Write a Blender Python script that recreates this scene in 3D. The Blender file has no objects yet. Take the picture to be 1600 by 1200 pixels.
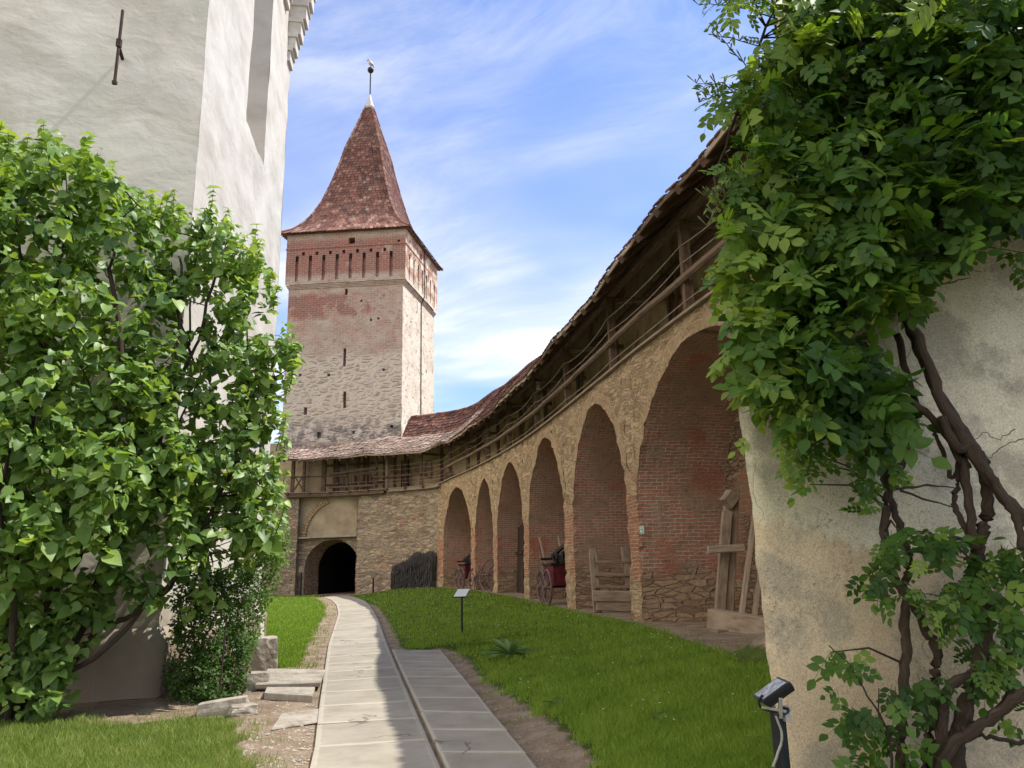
import bpy, math, random
import numpy as np
from mathutils import Vector, noise
random.seed(7); RS = np.random.RandomState(11)
SC = bpy.context.scene
COL = SC.collection
R = math.radians

# ------------------------------------------------------------------ camera
F, HOR, ROLL, EYE = 1180., 885., 0.025, 1.7
PITCH = math.atan((HOR-600)/F)
cam = bpy.data.cameras.new('camera'); cam.sensor_width = 36; cam.lens = 36*F/1600
cam.clip_start = .05; cam.clip_end = 2000
camo = bpy.data.objects.new('camera', cam); COL.objects.link(camo)
from mathutils import Matrix
camo.matrix_world = Matrix.Translation((0, 0, EYE)) @ Matrix.Rotation(math.pi/2+PITCH, 4, 'X') @ Matrix.Rotation(-ROLL, 4, 'Z')
SC.camera = camo

# ------------------------------------------------------------------ light
SUN_EL, SUN_AZ = 58.5, 81.          # azimuth clockwise from +Y
W = bpy.data.worlds.new('World'); SC.world = W; W.use_nodes = True
sun = bpy.data.lights.new('sun', 'SUN'); sun.energy = 3.1; sun.angle = R(.5); sun.color = (1, .95, .86)
suno = bpy.data.objects.new('sun', sun); COL.objects.link(suno)
sd = Vector((math.sin(R(SUN_AZ))*math.cos(R(SUN_EL)), math.cos(R(SUN_AZ))*math.cos(R(SUN_EL)), math.sin(R(SUN_EL))))
suno.rotation_euler = (-sd).to_track_quat('-Z', 'Y').to_euler()
suno.location = (20, 5, 40)
SKY_STR = .15
SC.view_settings.view_transform = 'Standard'; SC.view_settings.look = 'None'
SC.view_settings.exposure = 1.0; SC.view_settings.gamma = 1

# ------------------------------------------------------------------ node helper
class G:
    def __init__(s, nt): s.nt = nt; s.L = nt.links
    def N(s, typ, ins=None, **props):
        n = s.nt.nodes.new(typ)
        for k, v in props.items(): setattr(n, k, v)
        for k, v in (ins or {}).items(): s.put(n.inputs[k], v)
        return n
    def put(s, sock, v):
        if isinstance(v, bpy.types.NodeSocket): s.L.new(v, sock)
        elif v is not None:
            if isinstance(v, (tuple, list)) and len(v) == 3 and sock.type == 'RGBA': v = (*v, 1)
            sock.default_value = v
    def pos(s): return s.N('ShaderNodeNewGeometry').outputs['Position']
    def uv(s): return s.N('ShaderNodeUVMap').outputs[0]
    def attr(s, n): return s.N('ShaderNodeAttribute', attribute_name=n).outputs['Fac']
    def sep(s, v): return s.N('ShaderNodeSeparateXYZ', {0: v}).outputs
    def noise(s, vec, scale, detail=4, rough=.55, dist=0., col=False):
        n = s.N('ShaderNodeTexNoise', {'Vector': vec, 'Scale': scale, 'Detail': detail, 'Roughness': rough, 'Distortion': dist})
        return n.outputs['Color' if col else 'Fac']
    def voro(s, vec, scale=1., feature='F1', out='Color', rnd=1.):
        n = s.N('ShaderNodeTexVoronoi', {'Vector': vec, 'Scale': scale, 'Randomness': rnd}, feature=feature)
        return n.outputs[out]
    def mul(s, vec, xyz): return s.N('ShaderNodeVectorMath', {0: vec, 1: xyz}, operation='MULTIPLY').outputs[0]
    def add(s, a, b): return s.N('ShaderNodeVectorMath', {0: a, 1: b}, operation='ADD').outputs[0]
    def m(s, op, a, b=None, c=None, clamp=False):
        n = s.N('ShaderNodeMath', {0: a}, operation=op, use_clamp=clamp)
        if b is not None: s.put(n.inputs[1], b)
        if c is not None: s.put(n.inputs[2], c)
        return n.outputs[0]
    def mix(s, f, a, b, blend='MIX'):
        n = s.N('ShaderNodeMix', data_type='RGBA', blend_type=blend)
        s.put(n.inputs[0], f); s.put(n.inputs[6], a); s.put(n.inputs[7], b); return n.outputs[2]
    def ss(s, v, lo, hi):       # smoothstep of a value
        n = s.N('ShaderNodeMapRange', {0: v, 1: lo, 2: hi}, interpolation_type='SMOOTHSTEP'); return n.outputs[0]
    def ramp(s, f, stops, interp='LINEAR'):
        n = s.N('ShaderNodeValToRGB', {0: f}); cr = n.color_ramp; cr.interpolation = interp
        while len(cr.elements) < len(stops): cr.elements.new(.5)
        for e, (p, c) in zip(cr.elements, stops): e.position = p; e.color = (*c, 1)
        return n.outputs[0]
    def jit(s, vec, scale, amp):  # distort a vector by noise
        c = s.N('ShaderNodeVectorMath', {0: s.noise(vec, scale, 2, col=True), 1: (.5, .5, .5)}, operation='SUBTRACT').outputs[0]
        return s.add(vec, s.mul(c, (amp, amp, amp)))
    def bump(s, h, st=.5, dist=.02, nrm=None):
        n = s.N('ShaderNodeBump', {'Height': h, 'Strength': st, 'Distance': dist})
        if nrm is not None: s.put(n.inputs['Normal'], nrm)
        return n.outputs[0]

def mat(name, fn, rough=.9, spec=.2):
    m = bpy.data.materials.new(name); m.use_nodes = True
    nt = m.node_tree; g = G(nt); b = nt.nodes['Principled BSDF']
    b.inputs['Roughness'].default_value = rough; b.inputs['Specular IOR Level'].default_value = spec
    r = fn(g, b)
    if r is not None:
        c, n = r if isinstance(r, tuple) else (r, None)
        g.put(b.inputs['Base Color'], c)
        if n is not None: g.L.new(n, b.inputs['Normal'])
    return m

# ------------------------------------------------------------------ sky
g = G(W.node_tree); bg = W.node_tree.nodes['Background']
sky = g.N('ShaderNodeTexSky', sky_type='NISHITA', sun_disc=False, sun_elevation=R(SUN_EL), sun_rotation=R(SUN_AZ),
          altitude=300, air_density=1.0, dust_density=.4, ozone_density=2.2).outputs[0]
gen = g.N('ShaderNodeTexCoord').outputs['Generated']
sx, sy_, sz = g.sep(gen)[:3]
zz = g.m('MAXIMUM', sz, .06)
cl = g.N('ShaderNodeCombineXYZ', {0: g.m('DIVIDE', sx, zz), 1: g.m('DIVIDE', sy_, zz), 2: 0.}).outputs[0]
rot = g.N('ShaderNodeVectorRotate', {'Vector': cl, 'Angle': R(28)}, rotation_type='Z_AXIS').outputs[0]
wisp = g.noise(g.mul(g.jit(rot, .8, .9), (1.0, 2.3, 1)), 1.1, 10, .66)
broad = g.noise(g.add(rot, (3.3, 1.2, 0)), .75, 3, .5)
mask = g.m('MULTIPLY', g.ss(wisp, .36, .74), g.ss(broad, .40, .66))
low = g.ss(sz, .75, .18)
back = g.ss(g.m('ADD', g.m('MULTIPLY', sx, -.88), g.m('MULTIPLY', sy_, -.48)), -.05, .6)            # unseen bright cloud behind and left of the viewer, added as fill light
mask = g.m('ADD', g.m('MULTIPLY', mask, .50), g.m('MULTIPLY', low, g.m('MULTIPLY_ADD', g.ss(broad, .3, .65), .48, .12)), clamp=True)
skyc = g.mix(1., sky, (.50, .63, .87), 'MULTIPLY')
fill_cloud = g.m('MULTIPLY', back, g.ss(g.noise(gen, 2.2, 5), .25, .6))
g.put(bg.inputs['Color'], g.mix(fill_cloud, g.mix(mask, skyc, (4.5, 4.45, 4.4)), (8.6, 7.8, 6.8))); bg.inputs['Strength'].default_value = SKY_STR

# ------------------------------------------------------------------ pixels to places
def ray(px, py):
    u, v = px-800., 600.-py; c, s = math.cos(ROLL), math.sin(ROLL)
    u, v = u*c+v*s, -u*s+v*c
    d = (u/F, 1., v/F); cp, sp = math.cos(PITCH), math.sin(PITCH)
    return np.array([d[0], d[1]*cp-d[2]*sp, d[1]*sp+d[2]*cp])
def atY(px, py, y): r = ray(px, py)*(y/ray(px, py)[1]); return np.array([r[0], r[1], r[2]+EYE])
def atZ(px, py, z): r = ray(px, py); r = r*((z-EYE)/r[2]); return np.array([r[0], r[1], r[2]+EYE])
def toplane(px, py, p0, p1):
    r = ray(px, py); d = np.array(p1, float)-np.array(p0, float); d /= np.linalg.norm(d)
    u, t = np.linalg.solve(np.array([[d[0], -r[0]], [d[1], -r[1]]]), -np.array(p0, float)); return u, EYE+t*r[2]
def unit(v): return v/np.linalg.norm(v)
def sst(t): t = min(1, max(0, t)); return t*t*(3-2*t)
def pathz(y): return .35*sst((y-14)/30)
def onpath(px, py):
    z = 0
    for _ in range(6): p = atZ(px, py, z); z = pathz(p[1])
    return atZ(px, py, z)

# ------------------------------------------------------------------ mesh builder
class MB:
    def __init__(s): s.V = []; s.F = []; s.U = []; s.T = []; s.t = 0.
    def v(s, p, uv=None): s.V.append(tuple(p)); s.U.append(uv or (p[0]+p[1], p[2])); s.T.append(s.t); return len(s.V)-1
    def quad(s, a, b, c, d): s.F.append((a, b, c, d))
    def poly(s, pts, uvs=None):
        s.F.append(tuple(s.v(p, uvs[i] if uvs else None) for i, p in enumerate(pts)))
    def grid(s, fn, nu, nv, uvfn=None):
        idx = []
        for i in range(nu+1):
            for j in range(nv+1):
                r = fn(i/nu, j/nv)
                p, uv = r if isinstance(r, tuple) and len(r) == 2 else (r, None)
                idx.append(s.v(p, uv))
        for i in range(nu):
            for j in range(nv):
                a = idx[i*(nv+1)+j]; s.F.append((a, idx[(i+1)*(nv+1)+j], idx[(i+1)*(nv+1)+j+1], idx[i*(nv+1)+j+1]))
    def prism(s, bot, top):         # two rings of equal length
        n = len(bot); b = [s.v(p) for p in bot]; t = [s.v(p) for p in top]
        s.F.append(tuple(reversed(b))); s.F.append(tuple(t))
        for i in range(n): k = (i+1) % n; s.F.append((b[i], b[k], t[k], t[i]))
    def box(s, c, size, rz=0., jig=0.):
        x, y, z = (q/2 for q in size); cs, sn = math.cos(rz), math.sin(rz); P = []
        for dz in (-z, z):
            for dx, dy in ((-x, -y), (x, -y), (x, y), (-x, y)):
                j = [random.uniform(-jig, jig) for _ in range(3)]
                P.append((c[0]+dx*cs-dy*sn+j[0], c[1]+dx*sn+dy*cs+j[1], c[2]+dz+j[2]))
        s.prism(P[:4], P[4:])
    def beam(s, a, b, w, h, up=(0, 0, 1), ch=.12):  # squared timber with small chamfers
        a = Vector(a); b = Vector(b); d = (b-a); L = d.length; d.normalize()
        side = d.cross(Vector(up)); side = side if side.length > 1e-4 else d.cross(Vector((1, 0, 0)))
        side.normalize(); u = side.cross(d)
        k = min(w, h)*ch; x, y = w/2, h/2
        ring = [(-x+k, -y), (x-k, -y), (x, -y+k), (x, y-k), (x-k, y), (-x+k, y), (-x, y-k), (-x, -y+k)]
        def R_(o, q): return [(o+side*px+u*py) for px, py in ring]
        off = random.random()*9
        n = len(ring); bi = [s.v(p, (off, i*.07+off)) for i, p in enumerate(R_(a, 0))]; ti = [s.v(p, (off+L, i*.07+off)) for i, p in enumerate(R_(b, 1))]
        s.F.append(tuple(reversed(bi))); s.F.append(tuple(ti))
        for i in range(n): kx = (i+1) % n; s.F.append((bi[i], bi[kx], ti[kx], ti[i]))
    def tube(s, pts, rad, n=6, cap=True, wob=0.):
        pts = [Vector(p) for p in pts]; rings = []; up = Vector((.3, .2, 1)).normalized(); L = 0; off = random.random()*5
        for i, p in enumerate(pts):
            d = (pts[min(i+1, len(pts)-1)]-pts[max(i-1, 0)]).normalized()
            if i: L += (p-pts[i-1]).length
            sd_ = d.cross(up); sd_ = sd_.normalized() if sd_.length > 1e-3 else Vector((1, 0, 0)); u = sd_.cross(d)
            r = rad[i] if isinstance(rad, (list, tuple, np.ndarray)) else rad
            ring = []
            for k in range(n):
                a = 2*math.pi*k/n; rr = r*(1+random.uniform(-wob, wob))
                ring.append(s.v(p+(sd_*math.cos(a)+u*math.sin(a))*rr, (off+L, k*.08)))
            rings.append(ring)
        for A, B in zip(rings, rings[1:]):
            for k in range(n): q = (k+1) % n; s.F.append((A[k], A[q], B[q], B[k]))
        if cap: s.F.append(tuple(reversed(rings[0]))); s.F.append(tuple(rings[-1]))
    def build(s, name, material, parent=None, smooth=False):
        o3 = np.array(parent.location) if parent else np.zeros(3)
        if parent and parent.parent: o3 = o3 + np.array(parent.parent.location)
        me = bpy.data.meshes.new(name)
        V = np.array(s.V, float).reshape(-1, 3)-o3
        me.from_pydata(V.tolist(), [], s.F)
        ul = me.uv_layers.new(name='UVMap'); vi = np.zeros(len(me.loops), np.int32); me.loops.foreach_get('vertex_index', vi)
        ul.data.foreach_set('uv', np.array(s.U, np.float32)[vi].ravel())
        if any(s.T): at = me.attributes.new('tint', 'FLOAT', 'POINT'); at.data.foreach_set('value', np.array(s.T, np.float32))
        if smooth: me.polygons.foreach_set('use_smooth', [True]*len(me.polygons))
        me.materials.append(material); me.update()
        o = bpy.data.objects.new(name, me); COL.objects.link(o)
        if parent: o.parent = parent
        return o

def thing(name, label, cat, loc=(0, 0, 0), group=None):
    o = bpy.data.objects.new(name, None); o.empty_display_size = .3; COL.objects.link(o)
    o.location = tuple(float(q) for q in loc); return tag(o, label, cat, group)
def tag(o, label, cat, group=None):
    o['label'] = label; o['category'] = cat
    if group: o['group'] = group
    return o
def kind(o, k): o['kind'] = k; return o
def rough(p, amp, f=1.6):
    v = noise.noise_vector(Vector(p)*f)*amp + noise.noise_vector(Vector(p)*f*3.7+Vector((9, 3, 1)))*amp*.5
    return (p[0]+v.x, p[1]+v.y, p[2]+v.z)
def wobble(pts, n=4, amp=.02):     # resample a polyline smoothly (Catmull-Rom) with a little wander
    P = [np.array(p, float) for p in pts]; P = [2*P[0]-P[1]]+P+[2*P[-1]-P[-2]]; out = []
    for i in range(1, len(P)-2):
        for k in range(n):
            t = k/n; a, b, c, d = P[i-1:i+3]
            q = .5*((2*b)+(c-a)*t+(2*a-5*b+4*c-d)*t*t+(3*b-a-3*c+d)*t**3)
            out.append(q+RS.uniform(-amp, amp, 3)*(0 if (i == 1 and k == 0) else 1))
    out.append(P[-2]); return out

# ------------------------------------------------------------------ materials
def brickc(g, vec, w, h, mortar, c1, c2, cm, bias=0.):
    n = g.N('ShaderNodeTexBrick', {'Vector': vec, 'Color1': c1, 'Color2': c2, 'Mortar': cm, 'Scale': 1., 'Mortar Size': mortar,
            'Mortar Smooth': .4, 'Bias': bias, 'Brick Width': w, 'Row Height': h}, offset=.5)
    return n.outputs['Color'], n.outputs['Fac']
def rubble(g, uv, w, h, stops, cm, edge=.05):
    q = g.mul(g.jit(uv, 2.2, .14), (1/w, 1/h, 1.))
    c = g.ramp(g.sep(g.voro(q))[0], stops)
    e = g.voro(q, feature='DISTANCE_TO_EDGE', out='Distance')
    f = g.ss(e, edge*2.2, edge*.4)             # 1 in the mortar
    return g.mix(f, c, cm), f

def f_arcface(g, b):
    uv = g.uv(); p = g.pos(); z = g.sep(p)[2]
    cr, fr = rubble(g, uv, .30, .095, [(0, (.36, .23, .12)), (.3, (.58, .41, .235)), (.6, (.66, .49, .30)), (.85, (.44, .29, .16)), (1, (.40, .31, .23))], (.50, .36, .21), .035)
    cb, fb = brickc(g, g.jit(uv, 3, .05), .27, .085, .013, (.52, .24, .13), (.44, .18, .10), (.60, .47, .33))
    n1 = g.noise(uv, .55, 5)
    band = g.m('MULTIPLY', g.ss(z, 4.3, 3.2), g.ss(z, .9, 1.6))
    f = g.ss(g.m('ADD', n1, g.m('MULTIPLY_ADD', band, .42, -.34)), .42, .52)
    c = g.mix(f, cr, cb); h = g.m('SUBTRACT', 1., g.mix(f, fr, fb))
    c = g.mix(g.ss(g.noise(uv, 1.7, 6), .52, .75), c, (.66, .51, .33))
    c = g.mix(g.m('MULTIPLY', g.ss(g.noise(uv, 4.5, 3), .55, .75), .6), c, (.28, .19, .12))
    return c, g.bump(g.m('ADD', h, g.m('MULTIPLY', g.noise(g.mul(uv, (1, 2, 1)), 11, 6, .68), 1.8)), 1., .07)
M_arcface = mat('tan_rubble', f_arcface)
def f_ring(g, b):
    uv = g.uv()
    c, f = brickc(g, g.jit(uv, 3, .04), .45, .11, .022, (.50, .35, .205), (.42, .27, .15), (.44, .32, .20))
    c = g.mix(g.m('MULTIPLY', g.ss(g.noise(uv, 2.5, 5), .45, .7), .6), c, (.50, .365, .22))
    return c, g.bump(g.m('ADD', g.m('SUBTRACT', 1., f), g.m('MULTIPLY', g.noise(uv, 12, 6, .68), 1.8)), 1., .06)
M_ring = mat('voussoir_brick', f_ring)
def f_reveal(g, b):
    uv = g.uv(); z = g.sep(g.pos())[2]
    v = g.jit(uv, 2.5, .035)
    cb, fb = brickc(g, v, .27, .080, .014, (.46, .20, .13), (.33, .185, .13), (.52, .43, .335))
    cb = g.mix(g.m('MULTIPLY', g.ss(g.noise(uv, .8, 5), .50, .60), .65), cb, (.33, .235, .16))
    cb = g.mix(g.m('MULTIPLY', g.ss(g.noise(g.add(uv, (5, 2, 0)), .7, 5), .53, .66), .65), cb, (.42, .14, .085))
    cb = g.mix(g.m('MULTIPLY', g.ss(g.noise(g.add(uv, (1, 7, 0)), 1.3, 5), .60, .70), .5), cb, (.40, .345, .28))
    cr, fr = rubble(g, uv, .40, .105, [(0, (.25, .17, .11)), (.4, (.37, .26, .165)), (.7, (.44, .31, .20)), (1, (.31, .22, .16))], (.34, .25, .17), .035)
    f = g.ss(g.m('ADD', z, g.m('MULTIPLY', g.noise(uv, .9, 4), 1.6)), 2.6, 2.1)
    c = g.mix(f, cb, cr); h = g.m('SUBTRACT', 1., g.mix(f, fb, fr))
    c = g.mix(g.m('MULTIPLY', g.ss(g.noise(uv, 5, 4), .5, .72), .45), c, (.18, .115, .08))
    return c, g.bump(g.m('ADD', h, g.m('MULTIPLY', g.noise(uv, 13, 4), .9)), 1., .045)
M_reveal = mat('dark_brick', f_reveal)
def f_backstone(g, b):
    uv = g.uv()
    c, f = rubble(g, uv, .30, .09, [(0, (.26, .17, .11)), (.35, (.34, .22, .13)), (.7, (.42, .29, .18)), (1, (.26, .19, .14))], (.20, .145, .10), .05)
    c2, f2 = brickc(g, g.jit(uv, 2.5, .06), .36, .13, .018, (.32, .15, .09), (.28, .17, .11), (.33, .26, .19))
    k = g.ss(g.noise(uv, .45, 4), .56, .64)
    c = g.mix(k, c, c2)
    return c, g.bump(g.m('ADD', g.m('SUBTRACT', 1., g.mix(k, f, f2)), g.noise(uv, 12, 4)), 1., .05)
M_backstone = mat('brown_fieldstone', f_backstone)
def f_gallery(g, b):
    uv = g.uv(); c = g.ramp(g.noise(uv, 1.3, 6, .6), [(.3, (.38, .26, .16)), (.5, (.50, .37, .22)), (.7, (.58, .45, .29))])
    cb, f = brickc(g, g.jit(uv, 3, .04), .34, .11, .016, (.33, .17, .10), (.27, .15, .10), (.38, .29, .20))
    k = g.ss(g.noise(g.add(uv, (4, 4, 0)), .8, 5), .50, .58)
    return g.mix(k, c, cb), g.bump(g.m('ADD', g.noise(uv, 9, 5), g.m('MULTIPLY', g.m('SUBTRACT', 1., f), k)), .6, .03)
M_gallery = mat('ochre_plaster', f_gallery)
def f_gatewall(g, b):
    uv = g.uv(); z = g.sep(g.pos())[2]
    c, f = rubble(g, uv, .46, .15, [(0, (.20, .15, .105)), (.3, (.33, .25, .17)), (.6, (.43, .33, .22)), (.85, (.28, .21, .155)), (1, (.37, .31, .24))], (.36, .28, .20), .04)
    c2, f2 = brickc(g, g.jit(uv, 2, .05), .4, .13, .02, (.40, .22, .14), (.34, .18, .12), (.44, .34, .25))
    k = g.ss(g.noise(g.add(uv, (2, 9, 0)), .35, 4), .55, .62); c = g.mix(k, c, c2)
    c = g.mix(g.m('MULTIPLY', g.ss(g.noise(uv, .9, 5), .54, .68), .7), c, (.46, .36, .24))
    return c, g.bump(g.m('ADD', g.m('SUBTRACT', 1., f), g.noise(uv, 8, 5)), .9, .06)
M_gatewall = mat('grey_brown_rubble', f_gatewall)
def f_gateplaster(g, b):
    uv = g.uv()
    c = g.ramp(g.noise(uv, .8, 7, .62), [(.3, (.24, .18, .12)), (.48, (.37, .285, .19)), (.62, (.45, .36, .24)), (.8, (.34, .26, .18))])
    return c, g.bump(g.noise(uv, 6, 6, .65), .8, .05)
M_gateplaster = mat('crumbling_plaster', f_gateplaster)

def f_tower(g, b):
    uv = g.uv(); z = g.sep(g.pos())[2]; n = g.noise(uv, .45, 6, .6); n2 = g.noise(g.add(uv, (7, 3, 0)), .9, 6, .6)
    zn = g.m('ADD', z, g.m('MULTIPLY_ADD', n, 1.6, -.8))
    cr, fr = rubble(g, uv, .62, .26, [(0, (.41, .315, .25)), (.5, (.54, .45, .37)), (.8, (.43, .34, .27)), (1, (.27, .19, .14))], (.55, .465, .385), .13)
    cb, fb = brickc(g, g.jit(uv, 2, .05), .42, .15, .02, (.44, .30, .235), (.38, .22, .165), (.55, .46, .385))
    cd, fd = brickc(g, g.jit(uv, 2, .05), .42, .15, .018, (.33, .125, .09), (.27, .10, .08), (.42, .30, .25))
    wash = (.57, .48, .40)
    c = g.mix(g.ss(zn, 15.2, 16.2), cr, cb); h = g.mix(g.ss(zn, 15.2, 16.2), fr, fb)
    c = g.mix(g.m('MULTIPLY', g.ss(n2, .38, .62), .6), c, wash)
    red = g.m('MULTIPLY', g.ss(zn, 18.1, 18.6), g.ss(zn, 20.3, 19.8))
    red = g.m('MULTIPLY', red, g.ss(g.m('ADD', n2, g.m('MULTIPLY', g.sep(uv)[0], -.03)), .33, .42))
    top = g.m('MULTIPLY', g.ss(g.m('ADD', z, g.m('MULTIPLY', n2, .8)), 21.5, 22.0), g.ss(z, 24.2, 23.6))
    red = g.m('MAXIMUM', red, g.m('MULTIPLY', top, g.ss(n2, .30, .42)))
    c = g.mix(g.m('MULTIPLY', red, .9), c, cd)
    c = g.mix(g.m('MULTIPLY', g.ss(g.noise(g.add(uv, (1, 1, 5)), 1.6, 7, .65), .44, .56), g.m('MULTIPLY', g.ss(z, 12.0, 10.4), .85)), c, (.17, .155, .145))
    c = g.mix(g.m('MULTIPLY', g.ss(g.noise(uv, 3.2, 4), .57, .7), .55), c, (.22, .15, .12))
    return c, g.bump(g.m('ADD', g.m('SUBTRACT', 1., h), g.noise(uv, 7, 5)), .9, .06)
M_tower = mat('tower_masonry', f_tower)
def f_towerside(g, b):
    uv = g.uv(); z = g.sep(g.pos())[2]
    c = g.ramp(g.noise(uv, .7, 6, .6), [(.3, (.50, .41, .31)), (.5, (.64, .55, .43)), (.7, (.70, .62, .50))])
    pit = g.ss(g.noise(g.mul(uv, (1, .8, 1)), 3.0, 5, .7), .57, .66)
    c = g.mix(g.m('MULTIPLY', pit, .8), c, (.36, .25, .17))
    cd, fd = brickc(g, g.jit(uv, 2, .05), .42, .15, .02, (.38, .17, .11), (.33, .15, .11), (.5, .4, .3))
    c = g.mix(g.m('MULTIPLY', g.ss(z, 21, 21.6), g.ss(g.noise(uv, 1.1, 4), .42, .55)), c, cd)
    return c, g.bump(g.m('SUBTRACT', g.noise(uv, 6, 5), pit), .8, .06)
M_towerside = mat('pitted_plaster', f_towerside)
def f_tile(g, b):
    t = g.attr('tint'); p = g.pos()
    c = g.ramp(t, [(0, (.075, .04, .035)), (.3, (.135, .058, .046)), (.6, (.20, .092, .07)), (.82, (.26, .14, .11)), (1, (.31, .22, .18))])
    c = g.mix(g.m('MULTIPLY', g.ss(g.noise(p, .5, 5), .5, .65), .45), c, (.075, .05, .043))
    c = g.mix(g.m('MULTIPLY', g.ss(g.noise(p, 9, 4), .58, .7), .5), c, (.30, .27, .23))
    return c, g.bump(g.noise(p, 18, 4), .4, .02)
M_tile = mat('red_clay_tile', f_tile)
def f_tile2(g, b):
    t = g.attr('tint'); p = g.pos()
    c = g.ramp(t, [(0, (.16, .115, .095)), (.35, (.25, .175, .14)), (.7, (.34, .25, .205)), (1, (.44, .37, .32))])
    c = g.mix(g.m('MULTIPLY', g.ss(g.noise(p, .6, 5), .5, .62), .5), c, (.13, .105, .09))
    c = g.mix(g.m('MULTIPLY', g.ss(g.noise(p, 8, 4), .55, .7), .5), c, (.40, .38, .34))
    return c, g.bump(g.noise(p, 18, 4), .4, .02)
M_tile2 = mat('weathered_tile', f_tile2)
def woodmat(name, c0, c1, c2):
    def f(g, b):
        uv = g.uv(); q = g.mul(uv, (1.2, 16, 1)); n = g.noise(q, 2.2, 6, .65)
        c = g.ramp(n, [(.28, c0), (.5, c1), (.75, c2)])
        c = g.mix(g.m('MULTIPLY', g.ss(g.noise(g.pos(), 1.4, 4), .48, .7), .45), c, tuple(x*.5 for x in c1))
        crack = g.ss(g.noise(g.mul(uv, (.8, 26, 1)), 1.5, 3), .64, .70)
        c = g.mix(g.m('MULTIPLY', crack, .7), c, tuple(x*.3 for x in c0))
        return c, g.bump(g.m('SUBTRACT', n, crack), .6, .015)
    return mat(name, f, .85)
M_wood = woodmat('dark_timber', (.055, .033, .022), (.125, .078, .052), (.22, .155, .11))
M_woodred = woodmat('reddish_pole', (.09, .058, .04), (.18, .122, .085), (.29, .21, .15))
M_woodgrey = woodmat('grey_weathered_wood', (.13, .095, .065), (.26, .195, .14), (.38, .30, .22))
M_woodpale = woodmat('pale_lath', (.17, .125, .085), (.32, .25, .18), (.45, .36, .28))
M_board = woodmat('dark_board', (.018, .012, .009), (.04, .027, .02), (.075, .053, .04))  # very dark brown planks
def flat(name, c, rough=.7, metal=0., bumps=None, var=.25):
    def f(g, b):
        b.inputs['Metallic'].default_value = metal
        p = g.pos(); cc = g.mix(g.ss(g.noise(p, 6, 5), .35, .7), tuple(x*(1-var) for x in c), tuple(min(1, x*(1+var)) for x in c))
        return cc, (g.bump(g.noise(p, bumps, 4), .5, .01) if bumps else None)
    return mat(name, f, rough)
M_iron = flat('dark_iron', (.035, .03, .03), .5, .6, 30)
M_rust = flat('rusty_iron', (.06, .04, .035), .75, .3, 30)
M_wire = flat('pale_rope', (.30, .25, .19), .8)
M_lead = flat('lead_sheet', (.42, .40, .38), .5, .4, 12)
M_black = flat('black_plastic', (.02, .022, .025), .35)
M_postgreen = flat('painted_post', (.022, .032, .04), .4)
M_white = flat('white_print', (.75, .76, .74), .4, var=.05)
M_green = flat('sign_green', (.03, .30, .16), .4, var=.05)
M_glass = mat('lamp_glass', lambda g, b: g.mix(g.ss(g.noise(g.pos(), 30, 3), .4, .65), (.10, .11, .12), (.30, .31, .32)), .15, .5)
M_redpaint = flat('faded_red_paint', (.125, .018, .024), .65, 0, 20, .35)
M_carti = flat('black_cart_iron', (.02, .017, .017), .5, .3, 25)
M_cartwheel = woodmat('wheel_wood', (.085, .05, .045), (.16, .10, .09), (.24, .17, .15))
M_cable = flat('grey_cable', (.30, .29, .25), .6)
M_dark = flat('hole_shade', (.012, .011, .01), .95)  # near-black colour that paints the shade inside holes and the passage
def f_wattle(g, b):
    uv = g.uv(); n = g.noise(g.mul(uv, (9, 3, 1)), 3, 4, .7); return g.ramp(n, [(.3, (.025, .022, .022)), (.55, (.085, .076, .072)), (.8, (.20, .18, .165))]), g.bump(n, 1., .03)
M_wattle = mat('dark_brushwood', f_wattle)
def f_church(g, b):
    p = g.pos(); q = g.mul(p, (1, 1, 2.2)); u = g.uv()
    n = g.noise(g.mul(g.jit(p, .9, .5), (1, 1, 1.6)), .9, 6, .55)
    c = g.ramp(n, [(.3, (.50, .455, .38)), (.5, (.62, .575, .495)), (.7, (.68, .64, .565))])
    c = g.mix(g.m('MULTIPLY', g.ss(g.noise(g.add(p, (4, 8, 1)), .55, 4), .52, .68), .35), c, (.50, .50, .43))
    z = g.sep(p)[2]
    zd = g.m('ADD', z, g.m('MULTIPLY', g.noise(p, 1.3, 4), 1.6))
    c = g.mix(g.m('MULTIPLY', g.ss(zd, 2.6, 1.2), .85), c, (.21, .15, .10))
    hh = g.m('ADD', g.m('MULTIPLY', g.noise(g.mul(g.jit(p, 1.2, .6), (.8, .8, 1.5)), .8, 5, .5), 3.0), g.m('MULTIPLY', g.noise(p, 11, 6, .65), .28))
    streak = g.ss(g.noise(g.mul(p, (3.2, 3.2, .22)), 1.3, 5, .6), .55, .72)
    c = g.mix(g.m('MULTIPLY', streak, .22), c, (.46, .43, .35))
    return c, g.bump(hh, .26, .07)
M_church = mat('white_limewash', f_church, .95, .1)
M_corbel = flat('pale_stone_moulding', (.62, .58, .51), .9, 0, 14, .08)
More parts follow.
